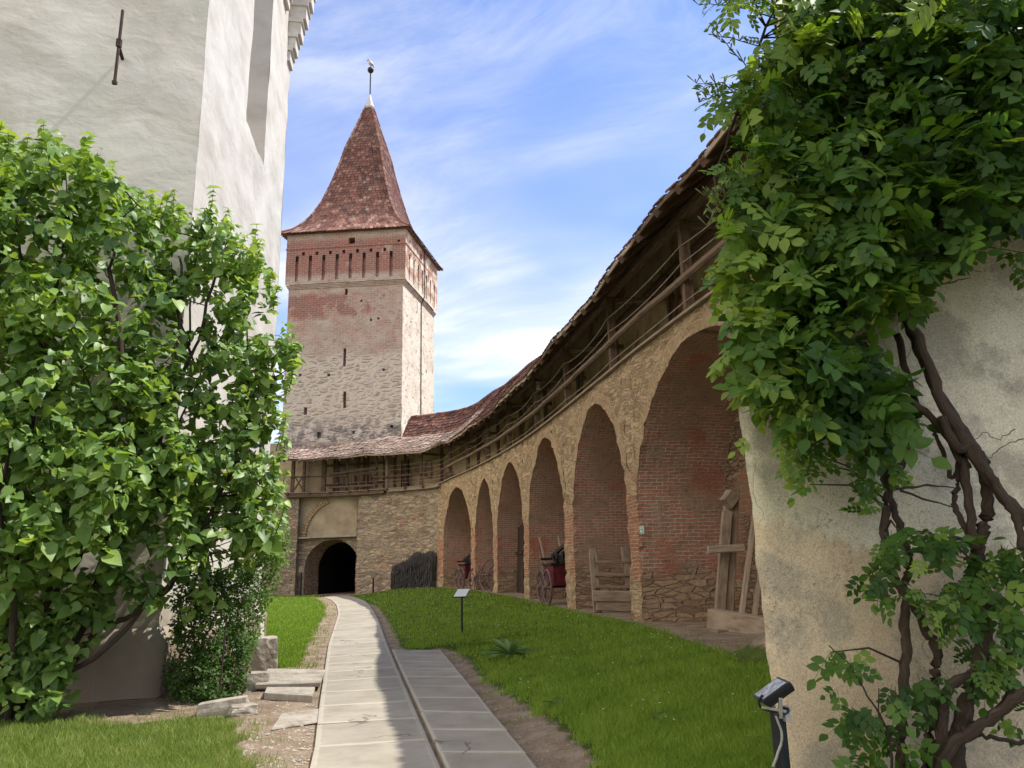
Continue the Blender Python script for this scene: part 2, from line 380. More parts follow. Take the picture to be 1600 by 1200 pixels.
def f_plaster(g, b):
    p = g.pos(); z = g.sep(p)[2]; n = g.noise(p, 1.1, 7, .62); n2 = g.noise(g.add(p, (5, 1, 2)), 2.0, 8, .7)
    c = g.ramp(n, [(.28, (.45, .41, .31)), (.5, (.61, .57, .44)), (.7, (.70, .66, .53))])
    zt = g.m('ADD', z, g.m('MULTIPLY_ADD', g.noise(g.mul(p, (1, 1, .6)), .9, 9, .68), 1.7, -.85))
    tan = g.ss(zt, 1.90, 1.80)
    c = g.mix(g.m('MULTIPLY', tan, .85), c, g.ramp(n2, [(.3, (.46, .35, .23)), (.6, (.60, .49, .34))]))
    c = g.mix(g.m('MULTIPLY', g.ss(g.m('ADD', n2, g.m('MULTIPLY', n, .4)), .66, .80), .6), c, (.24, .23, .185))
    ck = g.voro(g.jit(p, 2.2, .7), 1.1, 'DISTANCE_TO_EDGE', 'Distance')
    c = g.mix(g.m('MULTIPLY', g.ss(ck, .005, .002), g.m('MULTIPLY', g.ss(g.noise(p, .9, 2), .55, .6), .7)), c, (.2, .17, .12))
    gr_ = g.noise(p, 95, 2, .6)
    c = g.mix(.45, c, g.mix(1., c, g.ramp(gr_, [(.35, (.45, .43, .38)), (.55, (1, 1, 1)), (.75, (1.3, 1.3, 1.3))]), 'MULTIPLY'))
    sp = g.m('MULTIPLY', g.ss(g.noise(p, 38, 4, .75), .56, .66), g.ss(g.noise(p, 1.7, 4), .40, .62))
    c = g.mix(g.m('MULTIPLY', sp, .75), c, (.19, .175, .14))
    return c, g.bump(g.m('SUBTRACT', g.m('ADD', g.noise(p, 26, 6, .7), g.m('MULTIPLY', n, 2)), g.m('MULTIPLY', sp, .4)), .6, .012)
M_plaster = mat('stained_plaster', f_plaster, .95, .1)
def f_slab(g, b):
    p = g.pos(); uv = g.uv(); t = g.attr('tint')
    c = g.ramp(g.noise(p, 1.6, 7, .65), [(.3, (.24, .215, .17)), (.5, (.325, .295, .235)), (.7, (.385, .355, .29))])
    c = g.mix(g.m('MULTIPLY', t, .45), c, (.25, .225, .18))
    c = g.mix(g.m('MULTIPLY', g.ss(g.noise(p, 60, 3, .7), .56, .7), .4), c, (.24, .21, .17))
    u, v = g.sep(uv)[:2]
    ed = g.m('MINIMUM', g.m('MINIMUM', u, g.m('SUBTRACT', 1., u)), g.m('MULTIPLY', g.m('MINIMUM', v, g.m('SUBTRACT', 1., v)), 1.1))
    c = g.mix(g.m('MULTIPLY', g.ss(g.m('ADD', ed, g.m('MULTIPLY_ADD', g.noise(p, 9, 4), .06, -.03)), .06, .03), .5), c, (.47, .43, .34))
    ck = g.voro(g.jit(p, 3, .5), .55, 'DISTANCE_TO_EDGE', 'Distance')
    c = g.mix(g.m('MULTIPLY', g.ss(ck, .012, .004), g.m('MULTIPLY', g.ss(g.noise(p, .6, 2), .52, .56), .75)), c, (.12, .105, .085))
    return c, g.bump(g.noise(p, 70, 4), .3, .006)
M_slab = mat('concrete_slab', f_slab, .9, .15)
def f_stone(g, b):
    p = g.pos(); c = g.ramp(g.noise(p, 4, 6, .62), [(.3, (.24, .20, .155)), (.5, (.36, .32, .26)), (.7, (.44, .40, .33))])
    c = g.mix(g.m('MULTIPLY', g.ss(g.noise(p, 11, 3), .55, .65), .5), c, (.16, .145, .12))
    return c, g.bump(g.noise(p, 14, 6, .65), .8, .03)
M_stone = mat('grey_stone', f_stone)
def f_ground(g, b):
    p = g.pos(); lawn = g.attr('lawn')
    c = g.ramp(g.noise(p, 2.6, 8, .68), [(.28, (.15, .108, .075)), (.48, (.25, .19, .135)), (.66, (.34, .27, .20)), (.85, (.40, .33, .25))])
    c = g.mix(g.m('MULTIPLY', g.ss(g.noise(p, 26, 4, .7), .55, .68), .5), c, (.115, .085, .06))
    gr = g.ramp(g.noise(p, 3, 6), [(.3, (.045, .065, .016)), (.6, (.075, .11, .022)), (.8, (.12, .12, .045))])
    k = g.ss(g.m('ADD', lawn, g.m('MULTIPLY_ADD', g.noise(p, 4, 5, .7), .7, -.35)), .4, .6)
    k = g.m('MAXIMUM', k, g.ss(g.m('ADD', g.noise(p, .03, 3), 0.), 2., 3.))
    return g.mix(k, c, gr), g.bump(g.m('ADD', g.noise(p, 24, 6, .7), g.m('MULTIPLY', g.voro(p, 30, 'F1', 'Distance'), .6)), .9, .03)
M_ground = mat('soil_and_turf', f_ground, .97, .05)
def leafmat(name, ca, cb, cc, trans, rough=.42, spec=.35, tw=.35):
    def f(g, b):
        t = g.attr('tint'); p = g.pos()
        c = g.ramp(t, [(0, ca), (.55, cb), (1, cc)])
        g.put(b.inputs['Base Color'], c)
        tr = g.N('ShaderNodeBsdfTranslucent', {'Color': g.mix(1., c, trans, 'MULTIPLY')})
        mx = g.N('ShaderNodeMixShader', {0: tw}); g.L.new(b.outputs[0], mx.inputs[1]); g.L.new(tr.outputs[0], mx.inputs[2])
        g.L.new(mx.outputs[0], g.nt.nodes['Material Output'].inputs['Surface'])
        return None
    return mat(name, f, rough, spec)
M_lilac = leafmat('lilac_leaf', (.06, .125, .028), (.19, .305, .07), (.34, .44, .12), (2.0, 1.9, .7), .45, .4, .3)
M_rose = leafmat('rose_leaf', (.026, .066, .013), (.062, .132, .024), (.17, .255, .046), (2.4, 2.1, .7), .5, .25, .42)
M_small = leafmat('small_leaf', (.05, .10, .02), (.09, .17, .035), (.18, .26, .06), (2.2, 2.2, .9), .5, .3)
M_hosta = leafmat('strap_leaf', (.07, .15, .05), (.16, .27, .10), (.36, .46, .22), (1.4, 1.5, .9), .5, .3)
M_grass = leafmat('grass_blade', (.12, .20, .024), (.185, .30, .04), (.30, .37, .08), (1.8, 1.8, .7), .6, .15, .3)
M_grassdry = leafmat('dry_grass_blade', (.11, .17, .03), (.19, .26, .055), (.36, .36, .14), (1.6, 1.6, .8), .6, .15, .3)
M_daisy = flat('daisy_petals', (.80, .80, .70), .8, var=.05)
def f_bark(g, b):
    uv = g.uv(); n = g.noise(g.mul(uv, (1.6, 22, 1)), 4, 7, .7); p = g.pos()
    c = g.ramp(n, [(.3, (.028, .019, .014)), (.5, (.085, .06, .045)), (.72, (.19, .145, .11))])
    return c, g.bump(n, 1., .02)
M_bark = mat('brown_bark', f_bark)
M_twig = flat('green_twig', (.10, .12, .045), .7)
M_hill = mat('hill_wood', lambda g, b: g.ramp(g.noise(g.pos(), .12, 8, .7), [(.3, (.03, .06, .02)), (.6, (.07, .11, .04)), (.8, (.11, .15, .06))]))

# ------------------------------------------------------------------ plan of the ring wall: one curve, s = metres along it
_K = [(-18, 45.2), (-15.5, 45.7), (-13, 45.95), (-11, 45.9), (-9.4, 45.5), (-7.5, 44.75), (-5.85, 43.95), (-4.31, 42.76), (-3.24, 39.87), (-2.19, 36.97), (-1.23, 34.04),
      (-.35, 31.09), (.43, 28.11), (1.11, 25.1), (1.72, 22.08), (2.31, 19.05), (2.9, 16.03), (3.63, 12.81), (4.65, 8.6), (5.55, 5), (6.3, 2)]
_P = []
for i in range(1, len(_K)-2):
    a, b, c, d = [np.array(q, float) for q in _K[i-1:i+3]]
    for k in range(12):
        t = k/12; _P.append(.5*((2*b)+(c-a)*t+(2*a-5*b+4*c-d)*t*t+(3*b-a-3*c+d)*t**3))
_P = np.array(_P); CS = np.r_[0, np.cumsum(np.linalg.norm(np.diff(_P, axis=0), axis=1))]
CS -= CS[np.argmin(np.linalg.norm(_P-np.array([-4.31, 42.76]), axis=1))]
_Tn = np.gradient(_P, axis=0); _Tn /= np.linalg.norm(_Tn, axis=1)[:, None]
_Nn = np.c_[_Tn[:, 1], -_Tn[:, 0]]
if _Nn[100] @ _P[100] > 0: _Nn = -_Nn
def Cp(s, off=0., z=0.):
    n = np.array([np.interp(s, CS, _Nn[:, 0]), np.interp(s, CS, _Nn[:, 1])]); n /= np.linalg.norm(n)
    return (np.interp(s, CS, _P[:, 0])+n[0]*off, np.interp(s, CS, _P[:, 1])+n[1]*off, z)
def hit(px, py, off=0.):           # s and z on the curve (moved out by off) seen at a pixel
    C = _P+_Nn*off; r = ray(px, py); az = math.atan2(r[0], r[1]); a = np.arctan2(C[:, 0], C[:, 1])
    i = np.where(np.diff(np.sign(a-az)) != 0)[0][-1]; f = (az-a[i])/(a[i+1]-a[i]); p = C[i]+(C[i+1]-C[i])*f
    return CS[i]+f*(CS[i+1]-CS[i]), EYE+r[2]*np.linalg.norm(p)/np.linalg.norm(r[:2])

# ------------------------------------------------------------------ ground
def vss(t): t = np.clip(t, 0, 1); return t*t*(3-2*t)
LE = [onpath(*p) for p in [(500, 1100), (513, 1010), (522, 982), (529, 960), (526, 946), (518, 938), (506, 934)]]
RE = [onpath(*p) for p in [(605, 1010), (592, 972), (582, 953), (570, 940), (552, 933), (540, 931.5)]]
LE = np.array([(-1.2, 3.5, 0), (-1.86, 7.33, 0)]+[tuple(p) for p in LE]); RE = np.array([(0.05, 3.5, 0), (-.73, 7.22, 0)]+[tuple(p) for p in RE])
R2 = np.array([(.75, 3.5), (.11, 7.14), (-1.59, 16.48), (-1.65, 16.6)])
def xleft(y): return np.interp(y, LE[:, 1], LE[:, 0])
def xright(y):
    a = np.interp(y, RE[:, 1], RE[:, 0]); return np.where(np.asarray(y) < 16.7, np.interp(y, R2[:, 1], R2[:, 0]), a)
_o = np.argsort(_P[_P[:, 0] > -5, 1]); _WY = _P[_P[:, 0] > -5][_o]
def xwall(y): return np.interp(y, _WY[:, 1], _WY[:, 0])
def tz(x, y):
    x = np.asarray(x, float); y = np.asarray(y, float)
    pz = .35*vss((y-14)/30); zb = .43+.24*vss((y-20)/20)
    t = (x-xright(y)-.05)/np.maximum(.5, xwall(y)-xright(y))
    z = pz+(zb-pz)*vss(np.minimum(1, t*1.3))
    z = z+.05*vss((x-xright(y)-.1)/.5)*(y < 42)
    return z
def onground(px, py):
    z = .2
    for _ in range(12): p = atZ(px, py, z); z = .5*z+.5*float(tz(p[0], p[1]))
    return np.array([p[0], p[1], float(tz(p[0], p[1]))])
def lawnmask(x, y):                  # metres inside a lawn (positive inside)
    marg = .30+1.0*vss((18-y)/9)
    r = np.minimum(x-xright(y)-.30-.22*vss((13-y)/5)+.3*vss((y-30)/8), xwall(y)-marg-x)
    r = np.minimum(r, 43.4-y+(x+6)*-.35)
    l = np.minimum(np.minimum(xleft(y)-.5-x, y-14.6), 44.8-y)
    l = np.minimum(l, np.where(y < 19.6, x+6.1, 9))
    n = np.minimum(-2.45-.42*(y-7.3)-x, 9.75+.15*np.sin(x*3)-y)
    return r, l, n
xs = np.r_[-700, -400, -200, -100, -60, -40, -30, np.arange(-25, -9, .5), np.arange(-9, 7, .14), np.arange(7, 12, .6), 16, 25, 50, 120, 300, 700]
ys = np.r_[-300, -120, -50, -20, -8, -2, np.arange(1, 5, .4), np.arange(5, 20, .14), np.arange(20, 48, .35), np.arange(48, 60, 2), 70, 100, 180, 350, 800]
XX, YY = np.meshgrid(xs, ys, indexing='ij'); ZZ = tz(XX, YY)
near = (XX > -12) & (XX < 8) & (YY > 4) & (YY < 50)
r_, l_, n_ = lawnmask(XX, YY); LM = np.maximum(np.maximum(r_, l_), n_)
rug = np.array([noise.noise(Vector((a*2.2, b*2.2, 0)))*.022+noise.noise(Vector((a*7, b*7, 3)))*.010 for a, b in zip(XX.ravel(), YY.ravel())]).reshape(XX.shape)
onp = (XX > xleft(YY)-.12) & (XX < xright(YY)+.12)
ZZ = ZZ+np.where(near & ~onp, rug, 0)-np.where(onp, .012, 0)
# a low heap of earth at the foot of the right-hand building
hp = np.array([2.95, 9.6]); ZZ += .38*np.exp(-(((XX-3.35)/.42)**2+((YY-10.2)/.5)**2))
nx, ny = XX.shape
me = bpy.data.meshes.new('ground')
idx = np.arange(nx*ny).reshape(nx, ny)
fc = np.stack([idx[:-1, :-1], idx[1:, :-1], idx[1:, 1:], idx[:-1, 1:]], -1).reshape(-1, 4)
me.from_pydata(np.stack([XX, YY, ZZ], -1).reshape(-1, 3).tolist(), [], fc.tolist())
at = me.attributes.new('lawn', 'FLOAT', 'POINT'); at.data.foreach_set('value', np.clip(LM.ravel()*1.6+.5, 0, 1).astype(np.float32))
me.polygons.foreach_set('use_smooth', [True]*len(me.polygons)); me.materials.append(M_ground)
go = bpy.data.objects.new('ground', me); COL.objects.link(go); kind(go, 'structure')

def resample(P2, step):
    P2 = np.array(P2)[:, :2]; d = np.r_[0, np.cumsum(np.linalg.norm(np.diff(P2, axis=0), axis=1))]
    return P2, d
def slab_row(name, Lp, Rp, n, seed, gap=.012):
    Lp, ld = resample(Lp, 0); Rp, rd = resample(Rp, 0); mb = MB(); rs = random.Random(seed)
    def pt(P, d, t): s = t*d[-1]; return np.array([np.interp(s, d, P[:, 0]), np.interp(s, d, P[:, 1])])
    for i in range(n):
        t0, t1 = i/n, (i+1)/n; mb.t = .02+rs.random(); m_ = 2
        top = []; jz = [rs.uniform(-.006, .006) for _ in range(4)]
        gl = gap/ld[-1]; gr = gap/rd[-1]
        a, b, c, d = pt(Lp, ld, t0+gl), pt(Rp, rd, t0+gr), pt(Rp, rd, t1-gr), pt(Lp, ld, t1-gl)
        def P(u, v, dz, k=0): q = (a*(1-u)+b*u)*(1-v)+(d*(1-u)+c*u)*v; return (q[0], q[1], pathz(q[1])+dz)
        e = .03
        tp = [P(e/1, e/1, .042+jz[0]), P(1-e, e, .042+jz[1]), P(1-e, 1-e, .042+jz[2]), P(e, 1-e, .042+jz[3])]
        md = [P(0, 0, .034+jz[0]), P(1, 0, .034+jz[1]), P(1, 1, .034+jz[2]), P(0, 1, .034+jz[3])]
        lo = [P(0, 0, -.06), P(1, 0, -.06), P(1, 1, -.06), P(0, 1, -.06)]
        uvo = [(e, e), (1-e, e), (1-e, 1-e), (e, 1-e)]; uvm = [(0, 0), (1, 0), (1, 1), (0, 1)]
        T = [mb.v(p, u) for p, u in zip(tp, uvo)]; Mi = [mb.v(p, u) for p, u in zip(md, uvm)]; Lw = [mb.v(p, u) for p, u in zip(lo, uvm)]
        mb.F.append(tuple(T))
        for A, B in ((Mi, T), (Lw, Mi)):
            for k in range(4): q = (k+1) % 4; mb.F.append((A[k], A[q], B[q], B[k]))
    return kind(mb.build(name, M_slab), 'structure')
slab_row('path', LE, RE, 34, 3)
R1b = [(p[0]+.055, p[1]) for p in RE[:3]]; tot = np.array(R1b); ye = 16.95
def cutrow(P, y): P = np.array(P)[:, :2]; return np.array([(np.interp(v, P[:, 1], P[:, 0]), v) for v in np.linspace(3.5, y, 8)])
slab_row('side_path', cutrow(R1b, 16.95), cutrow(R2, 16.55), 13, 5)

hb = MB()
hb.grid(lambda u, v: ((-420+u*560, 300-60*math.cos(u*3)+v*160, -2+v*(78+14*math.sin(u*9)+8*math.sin(u*23))*math.sin(math.pi*min(1, .15+.85*(1-abs(u-.35))))), (u, v)), 50, 8)
kind(hb.build('hills', M_hill), 'structure')

# ------------------------------------------------------------------ church on the left
CA = np.array([-5.28, 11.6]); CB = np.array([-6.25, 19.2])
dW = (CB-CA)/np.linalg.norm(CB-CA); dL = np.array([-math.cos(R(17)), -math.sin(R(17))])
nW = np.array([dW[1], -dW[0]]); nL = np.array([-dL[1], dL[0]])
if nL[1] > 0: nL = -nL
if nW[0] < 0: nW = -nW
def holes_wall(mb, o, d, n, w, z0, z1, holes, cell=.5, amp=.0, f=1.2, th=1e9, u0=0.):
    """vertical wall from o along d, facing n, with real rectangular recesses (u0,u1,z0,z1,depth)"""
    us = set(np.linspace(u0, w, max(2, int((w-u0)/cell)+1)).round(4)); zs = set(np.linspace(z0, z1, max(2, int((z1-z0)/cell)+1)).round(4))
    for h in holes: us |= {round(h[0], 4), round(h[1], 4)}; zs |= {round(h[2], 4), round(h[3], 4)}
    us = sorted(us); zs = sorted(zs); ix = {}
    def P(u, z, dep=0.):
        p = (o[0]+d[0]*u-n[0]*dep, o[1]+d[1]*u-n[1]*dep, z)
        return rough(p, amp, f) if amp else p
    def vid(u, z):
        if (u, z) not in ix: ix[(u, z)] = mb.v(P(u, z), (u, z))
        return ix[(u, z)]
    for a, b in zip(us, us[1:]):
        for c, e in zip(zs, zs[1:]):
            m_ = ((a+b)/2, (c+e)/2)
            if any(h[0] < m_[0] < h[1] and h[2] < m_[1] < h[3] for h in holes): continue
            mb.F.append((vid(a, c), vid(b, c), vid(b, e), vid(a, e)))
    for a, b, c, e, dep in holes:
        q = [(a, c), (b, c), (b, e), (a, e)]
        for k in range(4):
            (ua, za), (ub, zb_) = q[k], q[(k+1) % 4]
            mb.poly([P(ua, za), P(ub, zb_), P(ub, zb_, dep), P(ua, za, dep)], [(ua, za), (ub, zb_), (ub+dep, zb_), (ua+dep, za)])
        mb.poly([P(u, z, dep) for u, z in q], q)
church = thing('church', 'tall white limewashed church with a sharp corner rising behind the large shrub', 'church', (*CA, 0))
LW = np.linalg.norm(CB-CA)
mb = MB(); holes_wall(mb, CA, dW, nW, LW, 0, 26, [(3.16, 5.05, 11.35, 19, 1.3)], .35, .035, .9)
mb.build('side_wall', M_church, church, True)
mb = MB(); holes_wall(mb, CA, dL, nL, 16, 0, 26, [], .4, .035, .9); mb.build('wall', M_church, church, True)
E1 = CB-nW*9; E2 = CA+dL*16
mb = MB()
for a, b in ((CB, E1), (E1, E2)): mb.poly([(*a, 0), (*b, 0), (*b, 26), (*a, 26)])
mb.poly([(*CA, 25.9), (*CB, 25.9), (*E1, 25.9), (*E2, 25.9)]); mb.build('rear_wall', M_church, church)
mb = MB()                                    # plinth, one band bent round the corner
def pl(u, v):
    o_ = .13 if v < .8 else .13*(1-v)*5*.9+.004; s = -16+(16+LW)*u
    if s < -.08: p = CA+dL*(-s)+nL*o_
    elif s > .08: p = CA+dW*s+nW*o_
    else: p = CA+unit(nL+nW)*o_*1.2
    return rough((p[0], p[1], v*.95), .02), (s, v)
mb.grid(pl, 200, 8)
mb.build('plinth', M_church, church, True)
# corbel stacks: stepped mouldings growing outwards
def corbel_stack(u, z0, face_o, d, n, out, wid):
    mb = MB(); z = z0
    for k in range(5):
        o_ = .09+.13*k; h = .42+.05*k
        for dz, hh, extra in ((0, h*.72, 0), (h*.72, h*.28, .045)):
            c = face_o+d*u+n*((o_+extra)/2-.3)
            mb.box((c[0], c[1], z+dz+hh/2-.0), (wid+(.1 if extra else 0), o_+extra+.6, hh-.003), math.atan2(d[1], d[0]))
        z += h
    return mb.build('corbel', M_corbel, church)
dR = (E1-CB)/np.linalg.norm(E1-CB)
for u in (.55, 2.1, 3.7): corbel_stack(u, 16.3-.0*u, CB, dR, dW, 1, .8)
corbel_stack(7.45, 15.9, CA, dW, nW, 1, .5); corbel_stack(6.55, 17.2, CA, dW, nW, 1, .5)
mb = MB()
a0 = CA+dL*1.30+nL*.34
mb.beam((*a0, 9.62), (*a0, 11.0), .045, .035); mb.beam((*(a0-nL*.36), 10.3), (*(a0+nL*.05), 10.3), .05, .05)
mb.box((a0[0], a0[1], 10.36), (.075, .06, .14)); mb.box((a0[0], a0[1], 9.61), (.07, .05, .06))
mb.build('wall_anchor', M_rust, church)

# ------------------------------------------------------------------ gate tower
TA, TB, TC = np.array([-15.1, 48.6]), np.array([-7.2, 48.0]), np.array([-5.87, 55.])
TD = TA+(TC-TB); CT = (TA+TB+TC+TD)/4
dF = unit(TB-TA); nF = np.array([dF[1], -dF[0]]); dS = unit(TC-TB); nS = np.array([dS[1], -dS[0]])
if nF[1] > 0: nF = -nF
if nS[0] < 0: nS = -nS
WF, WS = np.linalg.norm(TB-TA), np.linalg.norm(TC-TB)
tower = thing('fortress_tower', 'tall square brick and stone gate tower with a steep red tiled roof', 'tower', (*CT, 0))
mb = MB()
H = [(3.93, 4.12, 19.85, 20.3, .5), (3.94, 4.13, 14.85, 16.1, .6), (4.02, 4.22, 12.05, 13.15, .6), (1.4, 1.63, 11.7, 12.2, .5), (2.35, 2.6, 10.1, 10.5, .3), (2.2, 5.9, 0, 3.6, 6.4),
     (5.7, 5.85, 17.9, 18.1, .25), (2.9, 3.1, 14.2, 14.4, .25), (6.6, 6.78, 14.4, 14.6, .25), (7.2, 7.38, 10.6, 10.8, .3), (4.7, 4.85, 10.3, 10.5, .3), (.95, 1.15, 14.3, 14.5, .25), (5.0, 5.15, 19.3, 19.45, .2), (6.2, 6.35, 18.0, 18.15, .2)]
holes_wall(mb, TA, dF, nF, WF, 0, 20.45, H, .45, .03, 1.5); mb.build('front_wall', M_tower, tower)
mb = MB(); holes_wall(mb, TB, dS, nS, WS, 0, 20.45, [(3.0, 3.15, 19.4, 20.2, .3), (1.6, 1.75, 18.2, 18.35, .2), (5.2, 5.4, 15.5, 15.8, .2)], .45, .03, 1.5); mb.build('side_wall', M_towerside, tower)
mb = MB()
for a, b in ((TC, TD), (TD, TA)): mb.poly([(*a, 0), (*b, 0), (*b, 24.4), (*a, 24.4)], [(0, 0), (8, 0), (8, 24.4), (0, 24.4)])
mb.build('rear_wall', M_tower, tower)
# jettied top storey with machicolation slots
J = .2
T2 = [TA-dF*J+nF*J, TB+dF*J+nF*J, TC+dF*J-nF*J, TD-dF*J-nF*J]
w2 = WF+2*J; sl = []
for k, u in enumerate(np.linspace(.57, 7.13, 8)): sl.append((u+J-.11, u+J+.11, 20.95, 22.55, .19))
for k, u in enumerate(np.linspace(1.0, 6.67, 7)): sl.append((u+J-.1, u+J+.1, 22.8, 23.08, .3))
mb = MB(); holes_wall(mb, T2[0], dF, nF, w2, 20.72, 24.5, sl+[(4.37+J-.22, 4.37+J+.22, 23.5, 23.95, .8), (7.75, 7.95, 23.45, 23.6, .3)], .4, .015, 1.5)
mb.build('top_storey', M_tower, tower)
mb = MB(); s2 = [(u, u+.24, 20.95, 22.6, .19) for u in np.linspace(.7, 6.6, 7)]+[(u, u+.2, 22.85, 23.1, .3) for u in np.linspace(1.1, 6.2, 6)]
holes_wall(mb, T2[1], dS, nS, WS+2*J, 20.72, 24.5, s2+[(3.2, 3.6, 23.45, 23.95, .7)], .4, .015, 1.5); mb.build('top_storey', M_towerside, tower)
for o, d, n, w, st in ((T2[0], dF, nF, w2, .82), (T2[1], dS, nS, WS+2*J, .82)):
    us = np.linspace(.57, 7.13, 8)+J if o is T2[0] else np.linspace(.7, 6.6, 7)+.12
    for u in us: c = o+d*(u+.0)-n*.01; mb = MB(); mb.box((c[0], c[1], 22.66), (.2, .06, .26), math.atan2(d[1], d[0])); mb.build('slot_shade', M_dark, tower)  # near-black blocks paint the shade of the hole above each slot
mb = MB()
for k, (z, e) in enumerate(((20.45, .05), (20.54, .10), (20.63, .15))):
    rr = [TA-dF*e+nF*e, TB+dF*e+nF*e, TC+dF*e-nF*e, TD-dF*e-nF*e]
    mb.prism([(*q, z-.0) for q in rr], [(*q, z+.088) for q in rr])
mb.build('corbel_course', M_tower, tower)
mb = MB()
e = J+.05; rr = [TA-dF*e+nF*e, TB+dF*e+nF*e, TC+dF*e-nF*e, TD-dF*e-nF*e]; mb.prism([(*q, 23.28) for q in rr], [(*q, 23.36) for q in rr]); mb.build('string_course', M_tower, tower)
mb = MB(); c0 = TB+dS*3.9+nS*.05; mb.tube([(*c0, 9), (*(c0), 20.3), (*(c0+nS*.25), 20.9), (*(c0+nS*.25), 24.4)], .035, 5); mb.build('lightning_cable', M_iron, tower)
# roof: concave tiled spire
PK = [(1.09, 24.42), (.92, 24.95), (.75, 26.0), (.60, 27.5), (.48, 29.3), (.37, 31.3), (.32, 32.4), (.18, 34.5), (.055, 36.5)]
kz = np.array(PK); zr = np.linspace(24.42, 36.5, 53)
def kat(z): return np.interp(z, kz[:, 1], kz[:, 0])
cor = [TA-dF*J+nF*J, TB+dF*J+nF*J, TC+dF*J-nF*J, TD-dF*J-nF*J]
def tile(mb, a, b, c, d, th=.03, lift=.035):
    """a,b lower edge, c,d upper edge (b->c); scalloped plain tile"""
    a, b, c, d = (np.array(q, float) for q in (a, b, c, d)); n = np.cross(b-a, d-a); L_ = np.linalg.norm(n)
    if L_ < 1e-9: return
    n /= L_
    if n[2] < 0: n = -n
    up = n*lift; m1 = a*.72+b*.28-(d-a)*.16; m2 = a*.28+b*.72-(c-b)*.16
    top = [a+up, m1+up, m2+up, b+up, c+n*.006, d+n*.006]; bot = [a+up-n*th, m1+up-n*th, m2+up-n*th, b+up-n*th]
    i = [mb.v(p) for p in top]; j = [mb.v(p) for p in bot]
    mb.F.append(tuple(i)); mb.F.append(tuple(reversed(j)))
    for k in range(3): mb.F.append((i[k], j[k], j[k+1], i[k+1]))
mb = MB(); rs = random.Random(4)
for f in range(4):
    A, B = cor[f], cor[(f+1) % 4]
    for z0, z1 in zip(zr, zr[1:]):
        k0, k1 = kat(z0), kat(z1); a0, b0, a1, b1 = CT+(A-CT)*k0, CT+(B-CT)*k0, CT+(A-CT)*k1, CT+(B-CT)*k1
        n = max(1, int(np.linalg.norm(b0-a0)/.27)); sh = rs.random()*.5
        for i in range(n+1):
            t0, t1 = max(0, (i-sh)/n), min(1, (i+1-sh)/n)
            if t1-t0 < .1/n: continue
            lowband = .55*sst((26.3-z0)/1.6)
            mb.t = min(1, max(.01, rs.gauss(.42+.25*lowband, .24)))
            jz = rs.uniform(-.012, .012)
            q = lambda P0, P1, t, z: (*(P0+(P1-P0)*t), z+jz)
            g0 = .012/max(.5, np.linalg.norm(b0-a0))
            tile(mb, q(a0, b0, t0+g0, z0), q(a0, b0, t1-g0, z0), q(a1, b1, t1-g0, z1+.05), q(a1, b1, t0+g0, z1+.05))
mb.build('tiled_roof', M_tile, tower)
mb = MB()
for f in range(4):
    A, B = cor[f], cor[(f+1) % 4]
    for z0, z1 in zip(zr, zr[1:]):
        k0, k1 = kat(z0)*.985, kat(z1)*.985
        mb.poly([(*(CT+(A-CT)*k0), z0-.03), (*(CT+(B-CT)*k0), z0-.03), (*(CT+(B-CT)*k1), z1-.03), (*(CT+(A-CT)*k1), z1-.03)])
mb.poly([(*(CT+(q-CT)*1.07), 24.40) for q in cor]); mb.build('roof_boarding', M_wood, tower)
for f in range(4):
    mb = MB()
    for z0, z1 in zip(zr[::2], zr[2::2]):
        a, b = CT+(cor[f]-CT)*kat(z0), CT+(cor[f]-CT)*kat(z1); mb.t = rs.uniform(.4, 1)
        mb.tube([(*a, z0+.06), (*b, z1+.06)], [.10, .075], 6)
    mb.build('hip_ridge', M_tile, tower)
mb = MB(); mb.tube([(*CT, 36.3), (*CT, 36.55), (*CT, 37.3), (*CT, 37.65)], [.42, .36, .12, .07], 10)
cap = mb.build('lead_cap', M_lead, tower, True)
mb = MB(); mb.tube([(*CT, 37.5), (*CT, 39.75)], .05, 6); pole = mb.build('finial_pole', M_iron, tower)
mb = MB()
mb.tube([(*CT, 39.6+.25*(1-math.cos(a))) for a in np.linspace(0, math.pi, 9)], [max(.01, .25*math.sin(a)) for a in np.linspace(0, math.pi, 9)], 12); mb.build('finial_ball', M_iron, tower, True)
mb = MB()
b0 = np.array([*CT, 40.1])
mb.tube([b0, b0+(0, 0, .16)], .03, 5)
mb.tube([b0+(.22, 0, .12), b0+(.12, 0, .25), b0+(-.02, 0, .36), b0+(-.1, 0, .58), b0+(-.1, 0, .70)], [.03, .13, .17, .11, .05], 8)
mb.tube([b0+(-.08, 0, .68), b0+(-.16, 0, .69), b0+(-.24, 0, .62), b0+(-.32, 0, .54)], [.07, .085, .05, .01], 8)
mb.tube([b0+(.05, .1, .3), b0+(.2, .12, .2), b0+(.3, .1, .0)], [.04, .07, .01], 6)
mb.build('weathercock', M_lead, tower, True)

